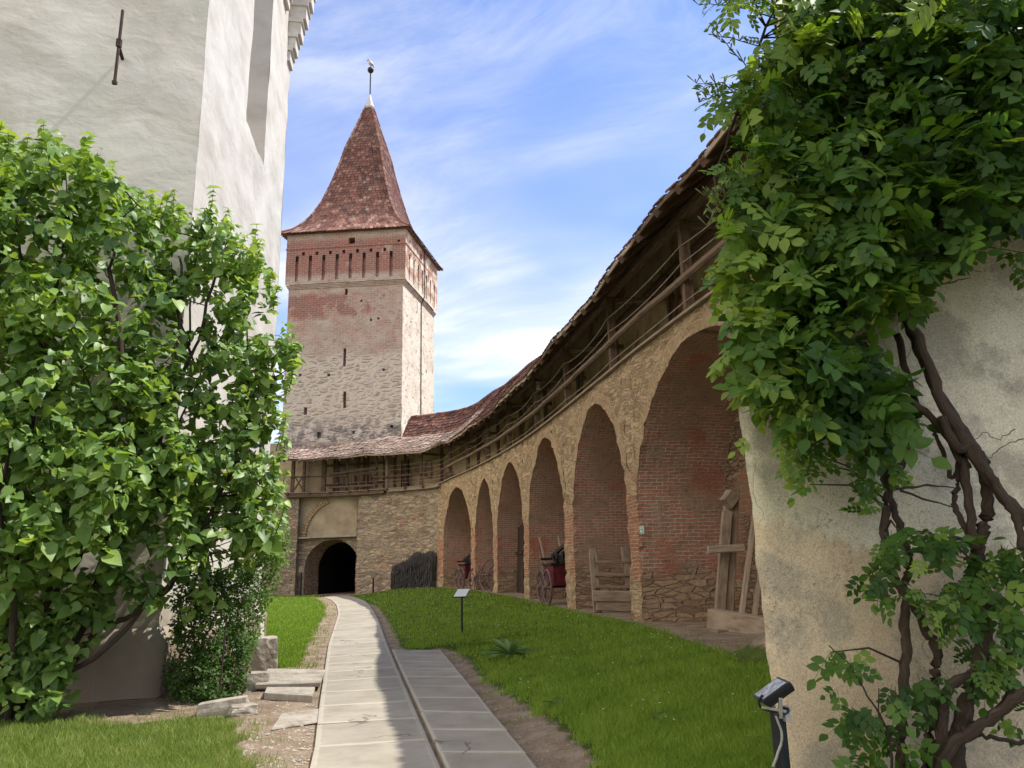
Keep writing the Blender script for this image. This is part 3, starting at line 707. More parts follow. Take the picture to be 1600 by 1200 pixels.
# ------------------------------------------------------------------ arcaded ring wall
ARCH = [(1.05, 6.45, 5.78), (7.25, 10.28, 5.64), (10.95, 15.02, 5.8), (15.8, 20.55, 5.92), (21.55, 26.28, 5.86), (26.95, 33.6, 5.88)]
ZS, ZT, DEP = 3.15, 6.3, 2.1
def archz(s, A):
    x = abs(2*(s-A[0])/(A[1]-A[0])-1); return ZS+(A[2]-ZS)*max(0, 1-x**1.75)**.58
def baseZ(s): p = Cp(s); return float(tz(p[0], p[1]))-.12
wall = thing('arcade_wall', 'curved stone fortress wall with a row of tall brick arched recesses', 'wall', (*Cp(18)[:2], 0))
def FP(s, z, off=0., amp=.035):
    p = Cp(s, off+.014*(6.3-z)); b_ = rough((p[0], p[1], z), amp, 1.3 if amp > 0 else 1)
    if amp > .02:     # ragged arrises: individual stones stand in and out
        q = noise.noise_vector(Vector((p[0]*3.1, p[1]*3.1, z*8.3)))*.05; b_ = (b_[0]+q.x, b_[1]+q.y, b_[2])
    return b_
mb = MB()
piers = []; prev = 0.
for A in ARCH: piers.append((prev, A[0])); prev = A[1]
piers.append((prev, 45.5))
for a, b in piers:
    n = max(3, int((b-a)/.13)) if a < 34 else 30; zb = min(baseZ(a), baseZ(b))
    mb.grid(lambda u, v: (FP(a+(b-a)*u, zb+(ZT-zb)*v), (a+(b-a)*u, zb+(ZT-zb)*v)), n, 48)
for A in ARCH:
    n = int((A[1]-A[0])/.1); ang = lambda u: A[0]+(A[1]-A[0])*(.5-.5*math.cos(math.pi*u))
    mb.grid(lambda u, v: (FP(ang(u), archz(ang(u), A)+(ZT-archz(ang(u), A))*v), (ang(u), archz(ang(u), A)+(ZT-archz(ang(u), A))*v)), n, 14)
mb.build('wall_face', M_arcface, wall)
for A in ARCH:
    zb = min(baseZ(A[0]), baseZ(A[1])); prof = [(A[0], z) for z in np.linspace(zb, ZS, 26)]
    prof += [(A[0]+(A[1]-A[0])*(.5-.5*math.cos(math.pi*t)),) for t in np.linspace(0, 1, 41)[1:-1]]
    prof = [(p if len(p) == 2 else (p[0], archz(p[0], A))) for p in prof]+[(A[1], z) for z in np.linspace(ZS, zb, 26)]
    L = [zb]
    for p, q in zip(prof, prof[1:]): L.append(L[-1]+math.hypot(q[0]-p[0], q[1]-p[1]))
    L = np.array(L); mid = len(L)//2; vv = np.where(np.arange(len(L)) <= mid, L, 2*L[mid]-L)
    mb = MB(); npf = len(prof)-1
    mb.grid(lambda u, v: (FP(prof[round(u*npf)][0], prof[round(u*npf)][1], -DEP*v, .035 if v < .01 else .018), (DEP*v+A[0]*3.7+(9 if u > .5 else 0), vv[round(u*npf)])), npf, 16)
    mb.build('arch_reveal', M_reveal, wall)
    # ring of radial bricks, 12 mm proud
    mb = MB(); pr = [(s, z) for s, z in prof if z > ZS-.05]; npf2 = len(pr)-1; ll = np.r_[0, np.cumsum([math.hypot(q[0]-p[0], q[1]-p[1]) for p, q in zip(pr, pr[1:])])]
    def rp(u, v):
        i = round(u*npf2); s, z = pr[i]; s0, z0 = pr[max(0, i-1)]; s1, z1 = pr[min(npf2, i+1)]; tx, tz_ = s1-s0, z1-z0; l = math.hypot(tx, tz_)
        wv = .36*v*(1+.12*math.sin(i*1.7)); zz_ = min(6.26, z+tx/l*wv)
        return FP(s-tz_/l*wv, zz_, .007), (wv, ll[i])
    mb.grid(rp, npf2, 4); mb.build('arch_ring', M_ring, wall)
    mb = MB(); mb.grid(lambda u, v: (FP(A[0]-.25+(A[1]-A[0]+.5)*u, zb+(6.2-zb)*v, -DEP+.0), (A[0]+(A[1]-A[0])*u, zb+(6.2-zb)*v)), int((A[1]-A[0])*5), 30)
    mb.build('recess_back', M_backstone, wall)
mb = MB()      # walk on top, parapet wall behind it
mb.grid(lambda u, v: (Cp(-16+61*u, .0-2.3*v, 6.29), (61*u, v)), 90, 2); mb.build('wall_walk', M_corbel, wall)
mb = MB(); mb.grid(lambda u, v: (rough(Cp(-8+4.2*u, -2.12, 6.2+3.2*v), .03, 1.2), (4.2*u, 3.2*v)), 20, 16); mb.grid(lambda u, v: (rough(Cp(-3.8+48.8*u, -2.12, 6.2+4.3*v), .03, 1.2), (4.2+48.8*u, 4.3*v)), 220, 20); mb.build('parapet_wall', M_gallery, wall)
mb = MB(); mb.grid(lambda u, v: (Cp(-3.6+49*u, -2.85, 10.6*v), (49*u, 10.6*v)), 120, 3)
mb.grid(lambda u, v: (Cp(-3.6+49*u, -2.13-.72*v, 10.55), (49*u, v)), 120, 1)
mb.grid(lambda u, v: (Cp(45.4, -2.85*u, 10.5*v if u > .6 else 6.3*v), (u*3, v*10)), 4, 4); mb.build('outer_face', M_backstone, wall)
mb = MB()
for s in (4.0, 8.0, 13.5, 18.2, 22.8, 27.2, 31.5):
    for q in range(1):
        c = Cp(s, -2.06); t = Cp(s+.1, -2.06); an = math.atan2(t[1]-c[1], t[0]-c[0]); 
        mb.box((c[0], c[1], 6.85), (.34, .1, .5), an); mb.tube([Cp(s, -2.0, 7.1), Cp(s, -2.16, 7.1)], .17, 10)
mb.build('loophole', M_dark, wall)  # near-black blocks on the wall; the openings' shade is in the colour

# ------------------------------------------------------------------ gate wall and passage
gate = thing('gate_wall', 'rubble stone wall below the tower with a dark arched gateway in a plastered bay', 'gate', (-9.4, 45.8, .3))
sE = hit(557, 850)[0]; sL = hit(464, 850)[0]
mb = MB()
mb.grid(lambda u, v: (FP(sE*(1-u), 0.+6.3*v, -.03), (sE*(1-u), 6.3*v)), 60, 50); mb.build('wall', M_gatewall, gate)
mb = MB()
mb.grid(lambda u, v: (FP(-13.6+(sL+13.6)*u, 6.3*v), (u*6, 6.3*v)), 24, 40); mb.grid(lambda u, v: (FP(sL, 6.3*v, -.9*u), (u, 6.3*v)), 6, 40)
mb.grid(lambda u, v: (FP(sE, 6.3*v, -.9*u), (u, 6.3*v)), 6, 40); mb.build('pier', M_gatewall, gate)
# opening in the recessed bay
gp0 = np.array(Cp(sL, -.45)[:2]); gp1 = np.array(Cp(sE, -.45)[:2]); gd = unit(gp1-gp0); gn = np.array([gd[1], -gd[0]]); GW = np.linalg.norm(gp1-gp0)
uo0, uo1 = .42, GW-.03; gzs, gzc = 1.9, 3.52
def gz(u): x = abs(2*(u-uo0)/(uo1-uo0)-1); return gzs+(gzc-gzs)*max(0, 1-x**2)**.5
def GP(u, z, dep=0., amp=.025): return rough((gp0[0]+gd[0]*u-gn[0]*dep, gp0[1]+gd[1]*u-gn[1]*dep, z), amp, 1.5)
mb = MB(); mb.grid(lambda u, v: (GP(-.1+(GW+.2)*u, 3.7+2.6*v), (GW*u, 2.6*v)), 28, 20); mb.build('plaster_panel', M_gateplaster, gate)
mb = MB(); ua = lambda u: uo0+(uo1-uo0)*(.5-.5*math.cos(math.pi*u))
mb.grid(lambda u, v: (GP(ua(u), gz(ua(u))+(3.7-gz(ua(u)))*v), (ua(u), gz(ua(u))+(3.7-gz(ua(u)))*v)), 40, 5)
mb.grid(lambda u, v: (GP(-.1+(uo0+.1)*u, 3.7*v), (uo0*u, 3.7*v)), 5, 30); mb.grid(lambda u, v: (GP(uo1+.15*u, 3.7*v), (u, 3.7*v)), 2, 30); mb.build('gate_front', M_gatewall, gate)
prof = [(uo0, z) for z in np.linspace(0, gzs, 12)]+[(ua(t), gz(ua(t))) for t in np.linspace(0, 1, 25)[1:-1]]+[(uo1, z) for z in np.linspace(gzs, 0, 12)]
pr2 = [(uo0+.5+(u-uo0)*.83, z*.96) for u, z in prof]
mb = MB(); n_ = len(prof)-1; mb.grid(lambda u, v: (GP(*(np.array(pr2[round(u*n_)])*v+np.array(prof[round(u*n_)])*(1-v)), 1.0*v), (v, u*9)), n_, 8); mb.build('gate_arch', M_backstone, gate)
mb = MB(); mb.grid(lambda u, v: (GP(*pr2[round(u*n_)], .97+8*v, .0), (v*8, u*9)), n_, 6); mb.build('passage', M_dark, gate)  # walls coloured near-black: the gloom inside is put into the colour
mb = MB()
for i in range(9):
    u0 = uo0+i*.36; mb.grid(lambda u, v: (GP(u0+.345*u, 3.5*v, 8.6, 0.), (v*3.4, u*.3)), 1, 1)
mb.build('passage_door', M_board, gate)
mb = MB()
e0, e1 = gp0+gd*.0+gn*.12, gp0+gd*GW+gn*.12
mb.beam((*e0, 3.66), (*e1, 3.70), .5, .09); mb.build('ledge', M_stone, gate)
mb = MB()   # outline of a blocked older arch
for i, t in enumerate(np.linspace(math.pi*.98, math.pi*.62, 16)):
    p = GP(GW*.62+2.1*math.cos(t), 3.6+2.35*math.sin(t), -.03, 0); q = GP(GW*.62+2.1*math.cos(t-.06), 3.6+2.35*math.sin(t-.06), -.03, 0)
    mb.beam(p, q, .32, .12, (gn[0], gn[1], 0))
mb.build('blocked_arch', M_ring, gate)

# ------------------------------------------------------------------ timber gallery on top of the wall
gal = thing('timber_gallery', 'long covered wooden walkway with posts, rails and a tiled roof along the wall top', 'gallery', (*Cp(16)[:2], 6.3))
S0, S1 = hit(440, 716, .9)[0], 45.
def eave(s): return .7+.4*sst(-s/4), 7.97+.30*sst((8-s)/9)+.42*sst((s-25)/10)
def brk(s): return -1.3-.95*sst((-3.2-s)/2.2), 9.85-.25*sst((4-s)/4)+.2*sst((-3.2-s)/2.2)
def ridge(s): return -2.3, 11.0
def RS_(s, v): o0, z0 = eave(s); o1, z1 = brk(s); sag = .05*math.sin(s*.9)+.03*math.sin(s*2.3); return np.array(Cp(s, o0+(o1-o0)*v, z0+(z1-z0)*v-.10*math.sin(math.pi*v)+sag))
def RU(s, v): o0, z0 = brk(s); o1, z1 = ridge(s); sag = .05*math.sin(s*.9)+.03*math.sin(s*2.3); return np.array(Cp(s, o0+(o1-o0)*v, z0+(z1-z0)*v+sag))
def tile_sheet(fn, s0, s1, rows, w, seed, mean, name, material, keep=None):
    mb = MB(); rs = random.Random(seed)
    for r in range(rows):
        v0, v1 = r/rows, min(1.02, (r+1.25)/rows); s = s0-rs.random()*w
        while s < s1:
            if rs.random() > .012:
                a = max(s, s0)+.012; b = s+w-.012
                if b-a > .08:
                    mb.t = min(1, max(.01, rs.gauss(mean, .24))); j = rs.uniform(-.018, .018); dv = rs.uniform(-.12, .12)/rows
                    q = lambda s_, v, k: fn(s_, v)+np.array((0, 0, j+k))
                    tile(mb, q(a, v0+dv, rs.uniform(0, .012)), q(b, v0+dv, rs.uniform(0, .012)), q(b, v1, 0), q(a, v1, 0), .032, .045)
            s += w
    return mb.build(name, material, gal)
tile_sheet(RS_, S0, 5., 13, .27, 21, .58, 'lower_roof', M_tile2)
tile_sheet(RS_, 5., S1, 13, .27, 22, .30, 'lower_roof', M_tile)
tile_sheet(RU, -3.75, S1, 7, .27, 23, .24, 'upper_roof', M_tile)
mb = MB()
mb.grid(lambda u, v: (RS_(S0+.05+(S1-S0-.1)*u, .03+.97*v)-np.array((0, 0, .05)), (61*u, 3*v)), 150, 4)
mb.grid(lambda u, v: (RU(-3.7+(S1+3.7)*u, v)-np.array((0, 0, .05)), (49*u, 2*v)), 110, 2); mb.build('roof_boarding', M_wood, gal)
mb = MB(); mb.grid(lambda u, v: (Cp(-3.7+(S1+3.7)*u, -2.3-.75*v, 10.98-.5*v), (49*u, v)), 110, 2); mb.build('back_slope', M_tile, gal)
mb = MB()
for s in np.arange(-3.6, S1, .4):
    mb.t = random.uniform(.1, .8); mb.tube([np.array(Cp(s, -2.3, 11.02+.05*math.sin(s*.9)+.03*math.sin(s*2.3)+random.uniform(-.012, .012))), np.array(Cp(s+.42, -2.3, 11.04+.05*math.sin(s*.9+.36)))], [.10, .085], 6)
mb.build('ridge_tiles', M_tile, gal)
mb = MB(); a, b, c = Cp(-3.78, -1.6, 9.7), Cp(-3.78, -2.9, 9.7), Cp(-3.78, -2.3, 10.95)
mb.prism([a, b, c], [tuple(np.array(Cp(-3.70, -1.6, 9.7))), tuple(np.array(Cp(-3.70, -2.9, 9.7))), tuple(np.array(Cp(-3.70, -2.3, 10.95)))]); mb.build('gable_end', M_church, gal)
for i, s in enumerate(np.arange(S0+.2, S1, .95)):
    mb = MB(); p = RS_(s, -.02)+np.array((0, 0, -.14)); q = RS_(s, .98)+np.array((0, 0, -.14)); mb.beam(p, q, .11, .14); mb.build('rafter', M_wood, gal)
s = S0; k = 0
while s < S1-.2:     # fascia laths under the tile edge, in lengths
    e = min(S1, s+random.uniform(2.6, 4.0)); pts = np.linspace(s, e, 5); mb = MB()
    for a, b in zip(pts, pts[1:]):
        d0, d1 = random.uniform(-.02, .02), random.uniform(-.02, .02)
        mb.beam(RS_(a, .0)+np.array((0, 0, -.05)), RS_(b+.02, .0)+np.array((0, 0, -.05)), .035, .10)
    mb.build('fascia_board', M_woodpale if k % 3 else M_wood, gal); s = e-.05; k += 1
mb = MB()
for a in np.arange(S0+.1, S1, 1.6): mb.beam(Cp(a, -.12, 8.42+.08*sst((2-a)/6)), Cp(a+1.62, -.12, 8.42+.08*sst((2-a-1.6)/6)), .2, .19)
mb.build('wall_plate', M_wood, gal)
mb = MB()
for a in np.arange(S0+.1, S1, 1.6): mb.beam(Cp(a, -1.62, 8.95), Cp(a+1.62, -1.62, 8.95), .16, .16)
mb.build('purlin', M_wood, gal)
mb = MB()
for a in np.arange(S0, S1, .8): mb.beam(Cp(a, .0, 6.335), Cp(a+.82, .0, 6.335), .22, .06)
mb.build('floor_edge', M_woodgrey, gal)
posts = [hit(px, 600)[0] for px in (463, 510, 545, 589, 605, 657)]+[1.98, 5.5, 9.1, 12.6, 16.9, 20.95, 25.4, 29.9, 34.2, 38.5]
for i, s in enumerate(posts):
    mb = MB(); w = .26 if i == 1 else (.13 if i in (2, 3, 4) else .2); lean = random.uniform(-.04, .04)
    mb.beam(Cp(s, -.12, 6.36), Cp(s+lean, -.12, 8.34), w, w, (1, 0, 0), .08); mb.build('post', M_woodgrey if i == 4 else M_wood, gal)
    mb = MB(); s2 = s+.35; mb.beam(Cp(s2, -1.62, 6.3), Cp(s2, -1.62, 8.9), .18, .18, (1, 0, 0), .08); mb.build('inner_post', M_wood, gal)
    if s > -3:
        mb = MB(); mb.beam(Cp(s, -.1, 8.24), Cp(s2, -1.9, 8.3), .12, .14); mb.build('tie_beam', M_woodred, gal)
    if s > 0 and i % 2 == 0:
        mb = MB(); mb.beam(Cp(s+.05, -1.62, 6.6), Cp(s+1.1, -1.62, 8.9), .1, .12); mb.build('brace', M_wood, gal)
allp = posts
for s, e in zip(allp, allp[1:]):
    if e-s < .5: continue
    mb = MB(); ra = .075 if s > 1 else .045
    n = 5 if s > 0 else 3
    zz_ = 7.06 if s > -6 else 7.3
    mb.tube([np.array(Cp(s-.1+(e-s+.2)*t, .03, zz_+random.uniform(-.02, .02))) for t in np.linspace(0, 1, n+1)], [ra*random.uniform(.92, 1.05) for _ in range(n+1)], 7); mb.build('handrail', M_woodred if s > 0 else M_wood, gal)
    for z, sg in ((7.78, .16), (7.42, .10), (6.62, .05)) if s > -1 else ((7.7, .05), (7.45, .04), (6.85, .03), (6.65, .02)):
        mb = MB(); sg *= random.uniform(.3, 1.5)*min(1, (e-s)/3.5)
        mb.tube([np.array(Cp(s+(e-s)*t, -.02, z-sg*4*t*(1-t))) for t in np.linspace(0, 1, 9)], .011, 4, False); mb.build('rope', M_wire, gal)
# projecting floor beams and braces over the gate bay
mb = MB()
for a in np.arange(hit(450, 770)[0], hit(597, 770)[0], .7): mb.beam(Cp(a, .14, 6.14), Cp(a+.71, .14, 6.14), .26, .2)
mb.build('floor_beam', M_wood, gal)
mb = MB()
for a in np.arange(hit(608, 770)[0], hit(686, 760)[0], .7): mb.beam(Cp(a, .12, 6.2), Cp(a+.71, .12, 6.2), .2, .16)
mb.build('floor_beam', M_woodgrey, gal)
mb = MB()
for a in np.arange(hit(450, 770)[0], hit(686, 760)[0], 1.3): mb.beam(Cp(a, .34, 6.27), Cp(a, -1.9, 6.27), .14, .13)
mb.build('joist', M_wood, gal)
mb = MB(); a, b = hit(515, 745)[0], hit(588, 745)[0]; mb.beam(Cp(a, .02, 7.42), Cp(b, .02, 7.62), .12, .14); mb.beam(Cp(a, .02, 6.62), Cp(b, .02, 6.6), .12, .12)
for t in np.linspace(.1, .95, 6): mb.beam(Cp(a+(b-a)*t, .0, 6.62), Cp(a+(b-a)*t, .0, 7.42+.2*t), .07, .07, (1, 0, 0))
mb.build('balustrade', M_wood, gal); mb = MB()
a, b = hit(460, 745)[0], hit(474, 745)[0]; mb.beam(Cp(a, .0, 6.5), Cp(b, .0, 7.4), .08, .08); mb.beam(Cp(b, .0, 6.5), Cp(a, .0, 7.4), .08, .08)
mb.build('cross_brace', M_wood, gal)
# wall of the gallery over the gate: planked and plastered panels, door, little window
mb = MB(); mb.grid(lambda u, v: (rough(Cp(-13.5+6.5*u, -1.9, 6.3+3.4*v), .02), (6.5*u, 3.4*v)), 30, 14); mb.build('back_wall', M_gateplaster, gal)
mb = MB()
for px in (522, 560, 575, 600):
    a = hit(px, 735, -1.85)[0]; mb.beam(Cp(a, -1.84, 6.3), Cp(a, -1.84, 8.8), .14, .1, (1, 0, 0))
a, b = hit(510, 735, -1.85)[0], hit(600, 735, -1.85)[0]
for z in (7.0, 8.2): mb.beam(Cp(a, -1.83, z), Cp(b, -1.83, z), .12, .12)
mb.build('wall_framing', M_wood, gal)
mb = MB(); a, b = hit(626, 720, -2.0)[0], hit(640, 720, -2.0)[0]
for t in np.linspace(0, .75, 4): mb.beam(Cp(a+(b-a)*(t+.125), -2.0, 6.35), Cp(a+(b-a)*(t+.125), -2.0, 8.25), (b-a)*.24, .06, (1, 0, 0))
mb.build('door', M_board, gal)
mb = MB(); a, b = hit(664, 705, -2.)[0], hit(673, 705, -2.)[0]
for s_ in (a, b): mb.beam(Cp(s_, -2.02, 7.1), Cp(s_, -2.02, 8.05), .09, .09, (1, 0, 0))
for z in (7.1, 7.6, 8.05): mb.beam(Cp(a, -2.02, z), Cp(b, -2.02, z), .09, .09)
mb.build('window_frame', M_woodgrey, gal)

# ------------------------------------------------------------------ plastered building on the right
pb = thing('plaster_building', 'cream plastered building corner on the right with mould stains and a stepped buttress', 'building', (1.62, 5.2, .3))
PY = lambda x: 5.2-.06*(x-1.6)
sil = [(1154, 600), (1158, 650), (1168, 710), (1174, 760), (1181, 820), (1186, 880), (1193, 930), (1199, 990), (1204, 1040), (1210, 1090), (1216, 1140), (1223, 1200), (1229, 1260), (1236, 1330)]
SL = [atY(px, py, 5.2) for px, py in sil]; SL = [SL[0]+np.array((0, 0, .0))]+SL[1:]
zs_ = np.array([p[2] for p in SL])[::-1]; xs_ = np.array([p[0] for p in SL])[::-1]
def bx0(z): return np.interp(z, zs_, xs_)+noise.noise(Vector((3, z*5, 1)))*.012+noise.noise(Vector((3, z*17, 1)))*.006
ZB = SL[0][2]
mb = MB()
def bf(u, v):
    z = -.2+(ZB+.2)*v; x0 = bx0(z); x = x0+(2.75-x0)*u; k = max(0, 1-(x-x0)/.07); 
    return rough((x, PY(x)+.05*k*k, z), .008, 2.2), (x, z)
mb.grid(bf, 40, 90); mb.grid(lambda u, v: (rough((bx0(-.2+(ZB+.2)*v)+.62*u*1.6, PY(bx0(-.2+(ZB+.2)*v))+.05+u*1.6, -.2+(ZB+.2)*v), .008, 2.2), (u, v)), 12, 90)
mb.build('buttress', M_plaster, pb, True)
mb = MB(); XU = 2.26
def uf(u, v): z = ZB-.3+(9.2-ZB)*v; x = XU+.49*u; k = max(0, 1-(x-XU)/.06); return rough((x, PY(x)+.16*(1-u)+.05*k*k, z), .008, 2.2), (x, z)
mb.grid(uf, 10, 60)
def wf(u, v): z = -.2+(9.2+.2)*v; x = 2.75+4.4*u; return rough((x, PY(x), z), .008, 2.2), (x, z)
mb.grid(wf, 60, 110); mb.grid(lambda u, v: (rough((XU+.8*u, PY(XU)+.27+1.3*u, ZB-.3+(9.2-ZB)*v), .01, 2), (u, v)), 10, 60)
mb.poly([(XU, 5.3, 8.85), (7.2, 4.8, 8.85), (7.2, 6.7, 8.85), (XU+.8, 6.7, 8.85)]); mb.poly([(7.1, 4.8, 0), (7.1, 6.8, 0), (7.1, 6.8, 8.85), (7.1, 4.8, 8.85)]); mb.poly([(2.6, 6.7, 0), (7.1, 6.7, 0), (7.1, 6.7, 8.85), (XU+.8, 6.7, 8.85), (XU+.8, 6.7, 3), (2.6, 6.7, 3)])
mb.build('upper_wall', M_plaster, pb, True)
mb = MB()       # tiled weathering on the buttress
for k in range(3):
    for j in range(7):
        mb.t = random.uniform(.35, .9); y = 5.12+j*.23; z0 = ZB+.02+k*.14; x = 1.60+k*.16+(y-5.12)*.62
        tile(mb, (x, y, z0-.07), (x, y+.22, z0-.07), (x+.34, y+.22, z0+.27), (x+.34, y, z0+.27), .025, .02)
    for j in range(4):
        mb.t = random.uniform(.35, .9); xx = 1.66+j*.2
        tile(mb, (xx, PY(xx)-.05+k*.1, ZB-.02+k*.12), (xx+.19, PY(xx)-.05+k*.1, ZB-.02+k*.12), (xx+.19, PY(xx)+.25+k*.1, ZB+.3+k*.12), (xx, PY(xx)+.25+k*.1, ZB+.3+k*.12), .025, .02)
mb.build('tile_coping', M_tile, pb)

# ------------------------------------------------------------------ fast meshes of many small faces
def bulk(name, V, Fc, tint, material, parent=None, smooth=True):
    """V (n,k,3) copies of one little mesh with faces Fc"""
    n, k = V.shape[:2]; o3 = np.array(parent.location) if parent else np.zeros(3)
    V = V.reshape(-1, 3)-o3; me = bpy.data.meshes.new(name)
    lens = np.array([len(f) for f in Fc]); flat_ = np.concatenate([np.array(f) for f in Fc])
    loops = (flat_[None, :]+(np.arange(n)*k)[:, None]).ravel(); tot = np.tile(lens, n); st = np.r_[0, np.cumsum(tot)[:-1]]
    me.vertices.add(len(V)); me.vertices.foreach_set('co', V.astype(np.float32).ravel())
    me.loops.add(len(loops)); me.loops.foreach_set('vertex_index', loops.astype(np.int32))
    me.polygons.add(len(tot)); me.polygons.foreach_set('loop_start', st.astype(np.int32)); me.polygons.foreach_set('loop_total', tot.astype(np.int32))
    me.update(calc_edges=True); me.validate()
    at = me.attributes.new('tint', 'FLOAT', 'POINT'); at.data.foreach_set('value', np.repeat(tint, k).astype(np.float32))
    if smooth: me.polygons.foreach_set('use_smooth', np.ones(len(me.polygons), bool))
    me.materials.append(material); o = bpy.data.objects.new(name, me); COL.objects.link(o)
    if parent: o.parent = parent
    return o
def nrm(v): return v/np.maximum(1e-9, np.linalg.norm(v, axis=-1, keepdims=True))
def place(T, P, axis, nor, size):
    """template T (k,3) x=side y=along z=normal -> (n,k,3)"""
    axis = nrm(axis); side = nrm(np.cross(axis, nor)); up = np.cross(side, axis); s = np.asarray(size)[:, None, None]
    return P[:, None]+s*(T[None, :, 0:1]*side[:, None]+T[None, :, 1:2]*axis[:, None]+T[None, :, 2:3]*up[:, None])
HEART = np.array([(0, 0, 0), (-.30, -.06, .10), (-.47, .20, .13), (-.36, .55, .06), (0, 1.05, -.14), (.36, .55, .06), (.47, .20, .13), (.30, -.06, .10), (0, .3, -.01), (0, .62, -.03)])
HEARTF = [(0, 8, 2, 1), (8, 9, 3, 2), (9, 4, 3), (0, 7, 6, 8), (8, 6, 5, 9), (9, 5, 4)]
_ov = np.array([(0, 0, 0), (-.27, .28, .06), (-.30, .55, .06), (-.14, .85, .0), (0, 1.02, -.06), (.14, .85, 0), (.30, .55, .06), (.27, .28, .06), (0, .45, -.01)])
_ovf = [(0, 8, 2, 1), (8, 4, 3, 2), (0, 7, 6, 8), (8, 6, 5, 4)]
def compound(n, ln=.36):           # pinnate rose leaf: leaflets in pairs along a stalk, one at the tip
    V, Fs = [], []
    for k in range(n):
        if k == n-1: o, ang = np.array((0, .95, -.12)), 0
        else: y = .30+.26*(k//2); o, ang = np.array((0, y, -.05*y*y)), (1 if k % 2 else -1)*1.05
        c, s = math.cos(ang), math.sin(ang); b = len(V)
        for p in _ov: V.append((o[0]+ln*(p[0]*c+p[1]*s), o[1]+ln*(-p[0]*s+p[1]*c), o[2]+ln*p[2]-.16*abs(ln*p[1]*s)))
        Fs += [tuple(i+b for i in f) for f in _ovf]
    b = len(V); V += [(-.012, 0, 0), (.012, 0, 0), (.006, .98, -.11), (-.006, .98, -.11)]; Fs.append((b, b+1, b+2, b+3))
    return np.array(V), Fs
ROSE7, ROSE7F = compound(7, .40); ROSE5, ROSE5F = compound(5, .44)
ROSE5 = ROSE5*np.array((1, 1, 1))
def inpoly(x, y, poly):
    ins = np.zeros(len(x), bool); n = len(poly)
    for i in range(n):
        (x0, y0), (x1, y1) = poly[i], poly[(i+1) % n]
        if y0 == y1: continue
        c = ((y0 > y) != (y1 > y)) & (x < (x1-x0)*(y-y0)/(y1-y0)+x0); ins ^= c
    return ins
def rayV(px, py):
    u, v = px-800., 600.-py; c, s = math.cos(ROLL), math.sin(ROLL); u, v = u*c+v*s, -u*s+v*c
    d0, d2 = u/F, v/F; cp, sp = math.cos(PITCH), math.sin(PITCH); return np.stack([d0, cp-d2*sp, sp+d2*cp], -1)
def atYV(px, py, y): r = rayV(px, py); return r*(y/r[:, 1])[:, None]+np.array((0, 0, EYE))
def projV(P):
    q = P-np.array((0, 0, EYE)); cp, sp = math.cos(PITCH), math.sin(PITCH); dz = q[:, 1]*cp+q[:, 2]*sp; dv = -q[:, 1]*sp+q[:, 2]*cp
    u, v = F*q[:, 0]/dz, F*dv/dz; c, s = math.cos(ROLL), math.sin(ROLL); return 800+u*c-v*s, 600-(u*s+v*c)

# ------------------------------------------------------------------ grass
def grass(name, which, n, h0, h1, material, box, label, seed, thin=.0, wk=1.):
    rs = np.random.RandomState(seed); x0, x1, y0, y1 = box
    px = rs.uniform(x0, x1, n); py = rs.uniform(y0, y1, n); r = rayV(px, py); z = np.full(n, .2)
    ok = r[:, 2] < -.008; px, py, r, z = px[ok], py[ok], r[ok], z[ok]
    for _ in range(14):
        t = (z-EYE)/r[:, 2]; z = .5*z+.5*tz(r[:, 0]*t, r[:, 1]*t)
    t = (z-EYE)/r[:, 2]; x, y = r[:, 0]*t, r[:, 1]*t; m_ = lawnmask(x, y)[which]
    nz = np.array([noise.noise(Vector((a*1.7, b*1.7, 5)))*.5+noise.noise(Vector((a*6, b*6, 8)))*.35 for a, b in zip(x, y)])
    keep = (m_+nz*.45 > .02) & (rs.rand(len(x)) < np.clip((m_+nz*.5)*2.5+.35, .12, 1)) & (y < 46) & (nz > -.62+thin)
    x, y, z, nz = x[keep], y[keep], z[keep], nz[keep]; n = len(x); d = np.hypot(x, y)
    h = rs.uniform(h0, h1, n)*(1+.5*nz); w = np.maximum(.006, d*.00075)*rs.uniform(.7, 1.3, n)*wk; a = rs.uniform(0, 2*math.pi, n); ln = rs.uniform(.1, .75, n)*h; b = rs.uniform(0, 2*math.pi, n)
    P = np.stack([x, y, z-.01], -1); sd_ = np.stack([np.cos(a), np.sin(a), 0*a], -1)*w[:, None]/2
    l = np.stack([np.cos(b)*ln, np.sin(b)*ln, h], -1); mid = np.stack([np.cos(b)*ln*.35, np.sin(b)*ln*.35, h*.6], -1)
    V = np.stack([P-sd_, P+sd_, P+mid+sd_*.75, P+l, P+mid-sd_*.75], 1)
    o = bulk(name, V, [(0, 1, 2, 4), (4, 2, 3)], np.clip(.45+nz*.55+rs.normal(0, .2, n), 0, 1), material, None, False)
    return kind(o, 'stuff')
grass('lawn_grass', 0, 330000, .05, .10, M_grass, (540, 1330, 905, 1290), '', 1)
grass('lawn_grass', 1, 90000, .05, .10, M_grass, (330, 560, 915, 1060), '', 2)
grass('lawn_grass', 2, 90000, .05, .11, M_grassdry, (-120, 460, 1100, 1290), '', 3, .18)
_lm = lawnmask
def lawnmask(x, y): r, l, n = _lm(x, y); return np.where((r < .1) & (x > xright(y)+.06), r+.42, -1), np.where((l < .1) & (x < xleft(y)-.04), l+.38, -1), np.where((n < .1) & (x < xleft(y)-.04), n+.45, -1)
grass('grass_tufts', 0, 26000, .03, .10, M_grassdry, (540, 1330, 905, 1290), '', 14, .62)
grass('grass_tufts', 1, 14000, .03, .09, M_grassdry, (330, 560, 915, 1060), '', 15, .62)
grass('grass_tufts', 2, 14000, .03, .10, M_grassdry, (-120, 500, 1100, 1290), '', 16, .55)
lawnmask = _lm
